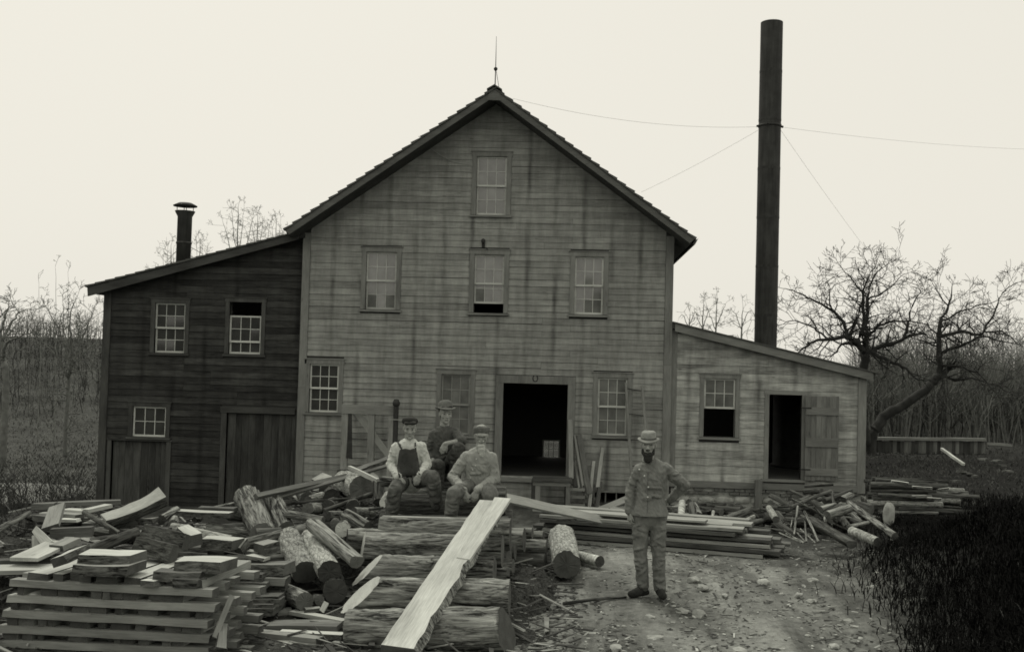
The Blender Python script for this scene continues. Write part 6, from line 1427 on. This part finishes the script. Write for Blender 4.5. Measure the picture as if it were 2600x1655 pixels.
def bank(rg):
    for _ in range(6):
        d = 8.6 * (24.0 / 8.6) ** rg.random(); x = rg.uniform(1980, 2900); lim = 2300 - 60 * math.sin(d * 1.1) + 60 * mnoise.noise((d * 1.7, 0, 0)) - (d > 14) * 60 
        if x > lim + rg.gauss(0, 65): p = U('S', x, 1400, d); return (p.x, p.y, gz(p.x, p.y) - 0.01)
    return None
M['grass_dk'] = plain('dark_wet_grass', 0.006, 0.4, 2, 0.95, 0.05); M['grass_dry'] = plain('dry_field_grass', 0.11, 0.4, 1, 0.95)
scatter_mesh(40000, bank, blade(0.08, 0.26, 0.006), 'dark_grass', M['grass_dk'], 'dark matted grass covering the bank at right', 7)
scatter_mesh(500, bank, blade(0.08, 0.2, 0.003), 'dry_stems', M['grass_dry'], 'few pale dry stems in the dark grass bank', 8)
def field(rg):
    d = 24 * (70 / 24.0) ** rg.random(); x = rg.uniform(-60, 300); p = U('S', x, 1000, d); return (p.x, p.y, gz(p.x, p.y) - 0.02)
scatter_mesh(9000, field, blade(0.08, 0.25, 0.02), 'field_grass', M['grass_dry'], 'pale dry grass on the slope at far left', 9)
def back_r(rg):
    d = 20 * (45 / 20.0) ** rg.random(); x = rg.uniform(2180, 2900); p = U('S', x, 1000, d); return (p.x, p.y, gz(p.x, p.y) - 0.02)
scatter_mesh(9000, back_r, blade(0.06, 0.16, 0.012), 'bank_grass', plain('dull_grass', 0.06, 0.5, 1, 0.95), 'dull grass on the slope behind the shed', 10)

# ================================================================== BARE TREES AND BRUSH
def grow(mb, p, d, L, r, depth, rg, up=0.15, wob=0.35, kids=5, seg=5, minr=0.003, split=0.55, step=0.12):
    """one crooked branch and its twigs"""
    pts = [p.copy()]; rad = [r]; q = p.copy(); dd = d.normalized(); n = max(2, int(L / (0.22 if depth > 1 else step))); n = min(n, 7 if depth > 1 else (5 if depth else 3))
    for i in range(n):
        dd = (dd + Vector((rg.gauss(0, wob), rg.gauss(0, wob), rg.gauss(0, wob) + up)) * 0.5).normalized(); q = q + dd * (L / n); pts.append(q.copy()); rad.append(max(minr, r * (1 - 0.72 * (i + 1) / n)))
    mb.tube(pts, rad, seg if depth > 1 else 3, False)
    if depth <= 0: return
    for k in range(kids):
        t = rg.uniform(0.25, 1.0); i = min(int(t * n), n - 1); a = pts[i].lerp(pts[i + 1], t * n - i); td = (pts[i + 1] - pts[i]).normalized()
        s = Vector((rg.gauss(0, 1), rg.gauss(0, 1), rg.gauss(0.25, 0.8))); s = (s - td * s.dot(td)).normalized(); nd = (td * rg.uniform(0.35, 0.9) + s * rg.uniform(0.6, 1.0)).normalized()
        grow(mb, a, nd, L * rg.uniform(0.35, 0.6), max(minr, rad[i] * split), depth - 1, rg, up, wob, max(2, kids - 1), seg, minr, split, step)
def limb_tree(name, label, limbs, d, mat, rg, twig=5.0, tl=1.1, spread=1.6, minr=0.005, base_z=None, group=None, kids=4, fat=0.7):
    """hand-laid limbs (pixels on the photograph at distance d) with grown twigs: trunk and crown"""
    root = None; tm, cm = MB(), MB(); first = None
    for z, pts, r0, r1, dd in limbs:
        P3 = []; rr = []
        for i, (x, y) in enumerate(pts):
            t = i / (len(pts) - 1); P3.append(U(z, x, y, d + dd[0] + (dd[1] - dd[0]) * t)); rr.append(r0 + (r1 - r0) * t)
        if first is None:
            q0 = P3[0]; P3.insert(0, Vector((q0.x, q0.y, gz(q0.x, q0.y) - 0.3))); rr.insert(0, r0 * 1.15)
            if q0.z - P3[0].z < 0.35: P3.pop(1); rr.pop(1)
        rr = [q * fat for q in rr]
        # smooth the path and add crookedness
        Q, q_r = [], []
        for i in range(len(P3) - 1):
            a = P3[max(i - 1, 0)]; b = P3[i]; c = P3[i + 1]; e = P3[min(i + 2, len(P3) - 1)]
            for s in range(4):
                t = s / 4.0; h = 0.5 * ((2 * b) + (c - a) * t + (2 * a - 5 * b + 4 * c - e) * t * t + (-a + 3 * b - 3 * c + e) * t ** 3)
                if i or s: h = h + Vector((rg.gauss(0, 0.02), rg.gauss(0, 0.02), rg.gauss(0, 0.02)))
                Q.append(h); q_r.append(rr[i] + (rr[i + 1] - rr[i]) * t)
        Q.append(P3[-1]); q_r.append(rr[-1])
        if first is None: first = Q[0].copy()
        tm.tube(Q, q_r, 9, True)
        for i in range(len(Q) - 1):
            L = (Q[i + 1] - Q[i]).length
            if q_r[i] > 0.11: continue
            n = L * twig; n = int(n) + (rg.random() < n - int(n))
            for _ in range(n):
                p = Q[i].lerp(Q[i + 1], rg.random()); td = (Q[i + 1] - Q[i]).normalized(); s = Vector((rg.gauss(0, 1), rg.gauss(0, 1), rg.gauss(0.3, 0.9))); s = (s - td * s.dot(td)).normalized()
                grow(cm, p, td * 0.45 + s, tl * rg.uniform(0.5, 1.2), max(minr, min(q_r[i] * 0.45, 0.03)), 2, rg, -0.02, 0.5, kids, 4, minr)
        grow(cm, Q[-1], Q[-1] - Q[-2], tl * 0.6, max(minr, q_r[-1]), 2, rg, 0.15, 0.45, kids + 1, 4, minr)
    root = empty(name, first); thing(root, label, 'tree', group)
    for nm, b in (('trunk', tm), ('crown', cm)):
        me = mesh([Vector(v) - first for v in b.v], b.f, mat, nm == 'trunk'); link(nm, me, root)
    return root
rg = random.Random(5)
T = 't'
limb_tree('apple_tree', 'gnarled bare apple tree leaning behind the right shed', [
    (T, [(680, 1190), (690, 1110), (720, 1040), (800, 970), (870, 935), (960, 870), (1020, 815), (1068, 775)], 0.26, 0.17, (0, 0.4)),
    (T, [(1068, 775), (1065, 690), (1060, 580), (1065, 480), (1110, 400), (1130, 330)], 0.16, 0.03, (0.4, 0.8)),
    (T, [(1066, 650), (1180, 610), (1300, 560), (1450, 590)], 0.09, 0.02, (0.5, -1.0)), (T, [(1062, 560), (1190, 530), (1290, 545), (1360, 440), (1410, 320), (1480, 265)], 0.09, 0.015, (0.5, 1.5)),
    (T, [(1075, 720), (1200, 730), (1300, 780), (1400, 900)], 0.08, 0.015, (0.4, -1.4)), (T, [(1070, 770), (1150, 800), (1250, 790), (1370, 830), (1470, 880)], 0.07, 0.015, (0.4, 1.0)), (T, [(1290, 545), (1400, 530), (1500, 600)], 0.05, 0.015, (0.8, 1.8)),
    (T, [(1065, 480), (1180, 420), (1300, 380), (1400, 360)], 0.05, 0.012, (0.6, 1.5)), (T, [(1110, 400), (1060, 320), (1020, 250)], 0.03, 0.010, (0.7, 0.2)),
    (T, [(650, 1160), (632, 1000), (628, 860), (645, 720), (652, 640)], 0.24, 0.17, (-0.2, -0.3)), (T, [(655, 645), (600, 590), (550, 560), (450, 570), (340, 600), (280, 645)], 0.15, 0.025, (-0.3, -1.4)),
    (T, [(550, 560), (530, 480), (460, 410), (350, 350), (270, 310), (190, 290)], 0.09, 0.012, (-0.6, 0.6)), (T, [(600, 590), (640, 480), (640, 330), (660, 240), (706, 160)], 0.10, 0.012, (-0.4, -1.0)),
    (T, [(660, 650), (760, 600), (860, 570), (890, 480), (910, 390), (960, 300)], 0.12, 0.015, (-0.3, 0.8)), (T, [(680, 650), (780, 690), (880, 740), (930, 790), (1000, 800)], 0.10, 0.015, (-0.3, -1.2)),
    (T, [(560, 565), (600, 480), (620, 400), (640, 340)], 0.06, 0.02, (-0.4, 0.3)), (T, [(650, 620), (660, 500), (665, 350), (695, 220), (770, 160)], 0.10, 0.012, (-0.3, 1.2)), (T, [(645, 600), (720, 500), (850, 470), (1000, 490)], 0.08, 0.015, (-0.3, -0.8)),
    (T, [(460, 410), (450, 330), (450, 280)], 0.04, 0.012, (-0.3, -0.5)), (T, [(600, 600), (520, 600), (480, 650), (400, 690)], 0.07, 0.015, (-0.3, -0.9)), (T, [(640, 330), (560, 220), (500, 150)], 0.035, 0.01, (-0.6, 0.4)),
    (T, [(450, 570), (360, 510), (250, 470), (190, 490)], 0.05, 0.01, (-0.8, -0.2)), (T, [(860, 570), (960, 540), (1040, 580)], 0.05, 0.012, (0.2, -0.6)), (T, [(665, 350), (780, 290), (870, 210)], 0.045, 0.01, (0.4, -0.4))],
    32.0, M['twig'], rg, 6.5, 0.95, minr=0.0055, fat=0.68, kids=4)
# trees left of the wing and far behind
Z = 'L'
limb_tree('bushy_tree', 'many-stemmed bare bushy tree at the left of the wing', [(Z, [(322, 930), (330, 850), (300, 720), (240, 600)], 0.13, 0.03, (0, 0.5)), (Z, [(330, 880), (340, 740), (330, 640), (350, 540)], 0.12, 0.025, (0, -0.8)), (Z, [(332, 860), (380, 740), (420, 640), (440, 590)], 0.11, 0.025, (0, 1.0)),
    (Z, [(328, 900), (270, 800), (200, 720), (170, 650)], 0.10, 0.02, (0, -0.5)), (Z, [(335, 840), (420, 760), (470, 720)], 0.09, 0.02, (0, 0.3)), (Z, [(335, 760), (290, 640), (300, 560)], 0.06, 0.015, (0, 0.3))], 40.0, M['twig_grey'], rg, 3.4, 1.15, minr=0.007, fat=0.5)
limb_tree('edge_tree', 'bare spreading tree at the left edge of the view', [(Z, [(30, 900), (15, 800), (5, 700), (-20, 600)], 0.20, 0.06, (0, 0.5)), (Z, [(15, 800), (30, 730), (70, 710), (150, 680)], 0.12, 0.02, (0, -1)), (Z, [(8, 720), (50, 640), (90, 590), (140, 570)], 0.10, 0.02, (0, 1)), (Z, [(0, 680), (30, 590), (40, 550)], 0.08, 0.02, (0, 0.3))], 36.0, M['twig_grey'], rg, 3.0, 1.1, minr=0.007, fat=0.55)
for x0, yt, lab in ((185, 450, 'leftmost thin tall sapling above the left brush'), (262, 365, 'tallest thin sapling above the left brush'), (322, 395, 'right thin sapling above the left brush')):
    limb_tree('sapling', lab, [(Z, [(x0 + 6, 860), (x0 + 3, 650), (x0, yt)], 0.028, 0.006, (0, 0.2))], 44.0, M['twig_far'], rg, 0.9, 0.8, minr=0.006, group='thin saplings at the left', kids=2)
for x, yt, yb, sp, lab in ((560, 478, 720, 1.0, 'tallest far bare tree above the left wing roof'), (606, 498, 720, 0.8, 'middle far bare tree above the left wing roof'), (650, 512, 720, 0.7, 'right far bare tree above the left wing roof'), (470, 560, 720, 0.5, 'faint far tree right of the stovepipe'), (402, 570, 720, 0.5, 'faint far tree left of the stovepipe')):
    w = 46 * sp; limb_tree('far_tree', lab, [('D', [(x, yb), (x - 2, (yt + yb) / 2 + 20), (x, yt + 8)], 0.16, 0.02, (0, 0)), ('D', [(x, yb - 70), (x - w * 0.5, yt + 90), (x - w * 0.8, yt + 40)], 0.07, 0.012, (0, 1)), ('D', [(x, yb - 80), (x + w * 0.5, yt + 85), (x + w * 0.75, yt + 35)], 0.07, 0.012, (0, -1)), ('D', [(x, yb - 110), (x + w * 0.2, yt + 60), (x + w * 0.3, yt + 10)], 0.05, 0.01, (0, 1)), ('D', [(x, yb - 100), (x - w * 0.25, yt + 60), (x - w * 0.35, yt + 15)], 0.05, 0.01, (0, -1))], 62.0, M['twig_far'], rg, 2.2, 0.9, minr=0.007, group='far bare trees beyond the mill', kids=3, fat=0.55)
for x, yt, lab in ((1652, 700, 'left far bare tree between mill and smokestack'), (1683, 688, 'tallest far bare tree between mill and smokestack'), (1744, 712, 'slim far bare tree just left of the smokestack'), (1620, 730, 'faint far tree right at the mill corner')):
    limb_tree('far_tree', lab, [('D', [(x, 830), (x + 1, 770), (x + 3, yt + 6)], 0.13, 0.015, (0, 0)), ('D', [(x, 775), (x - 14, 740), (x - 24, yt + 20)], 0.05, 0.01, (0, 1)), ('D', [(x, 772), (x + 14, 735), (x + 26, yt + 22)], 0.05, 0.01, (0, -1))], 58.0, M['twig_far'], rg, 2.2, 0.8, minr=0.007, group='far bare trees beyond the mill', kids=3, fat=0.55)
def brush(name, n, pick, hmin, hmax, mat, label, seed, rmax=0.02, tw=6):
    r_ = random.Random(seed); mb = MB()
    for i in range(n):
        p = Vector(pick(r_)); h = r_.uniform(hmin, hmax); grow(mb, p, Vector((r_.gauss(0, 0.12), r_.gauss(0, 0.12), 1)), h, rmax * r_.uniform(0.5, 1.2), 1, r_, 0.3, 0.18, tw, 3, 0.004, 0.55, 0.4)
    o = link(name, mesh(mb.v, mb.f, mat)); kind(o, 'stuff'); o['label'] = label; return o
def wood_r(r_):
    d = r_.uniform(38, 62); p = U('S', r_.uniform(2190, 2950), 1000, d); return (p.x, p.y, gz(p.x, p.y) - 0.05)
brush('thicket', 1500, wood_r, 1.9, 4.2, M['twig_grey'], 'dense thicket of bare young stems at the right behind the fence', 21, 0.028, 7)
brush('dark_thicket', 600, wood_r, 1.2, 2.8, M['twig'], 'darker undergrowth in the right thicket', 22, 0.028, 8)
def wood_l(r_):
    d = r_.uniform(50, 80); p = U('S', r_.uniform(-200, 330), 1000, d); return (p.x, p.y, gz(p.x, p.y) - 0.05)
brush('left_brush', 480, wood_l, 0.5, 2.6, M['twig'], 'bare brush on the slope at the left', 23, 0.024, 7)
def weeds(r_):
    d = r_.uniform(11.5, 22); p = U('S', r_.uniform(-60, 210 if d > 13.5 else 70), 1300, d); return (p.x, p.y, gz(p.x, p.y) - 0.05)
brush('weed_stalks', 220, weeds, 0.25, 0.95, M['twig'], 'thin dry weed stalks at the left of the board heap', 24, 0.007, 4)
def far_row(r_):
    d = r_.uniform(75, 120); p = U('S', r_.uniform(-500, 3200), 1000, d); return (p.x, p.y, gz(p.x, p.y) - 0.1)
brush('far_wood', 1300, far_row, 0.6, 2.8, M['twig_far'], 'far low wood along the skyline', 25, 0.05, 5)
pa = U('a', 330, 380, 26.0); pool = link('snow_patch', rock_mesh(1.7, 2.2, 0.12, 3.3, 3, 0.2), None, plain('old_snow', 0.13, 0.4, 3, 0.9)); pool.location = (pa.x - 0.5, pa.y, pa.z - 0.05); thing(pool, 'pale patch showing through the weeds at the far left', 'patch')
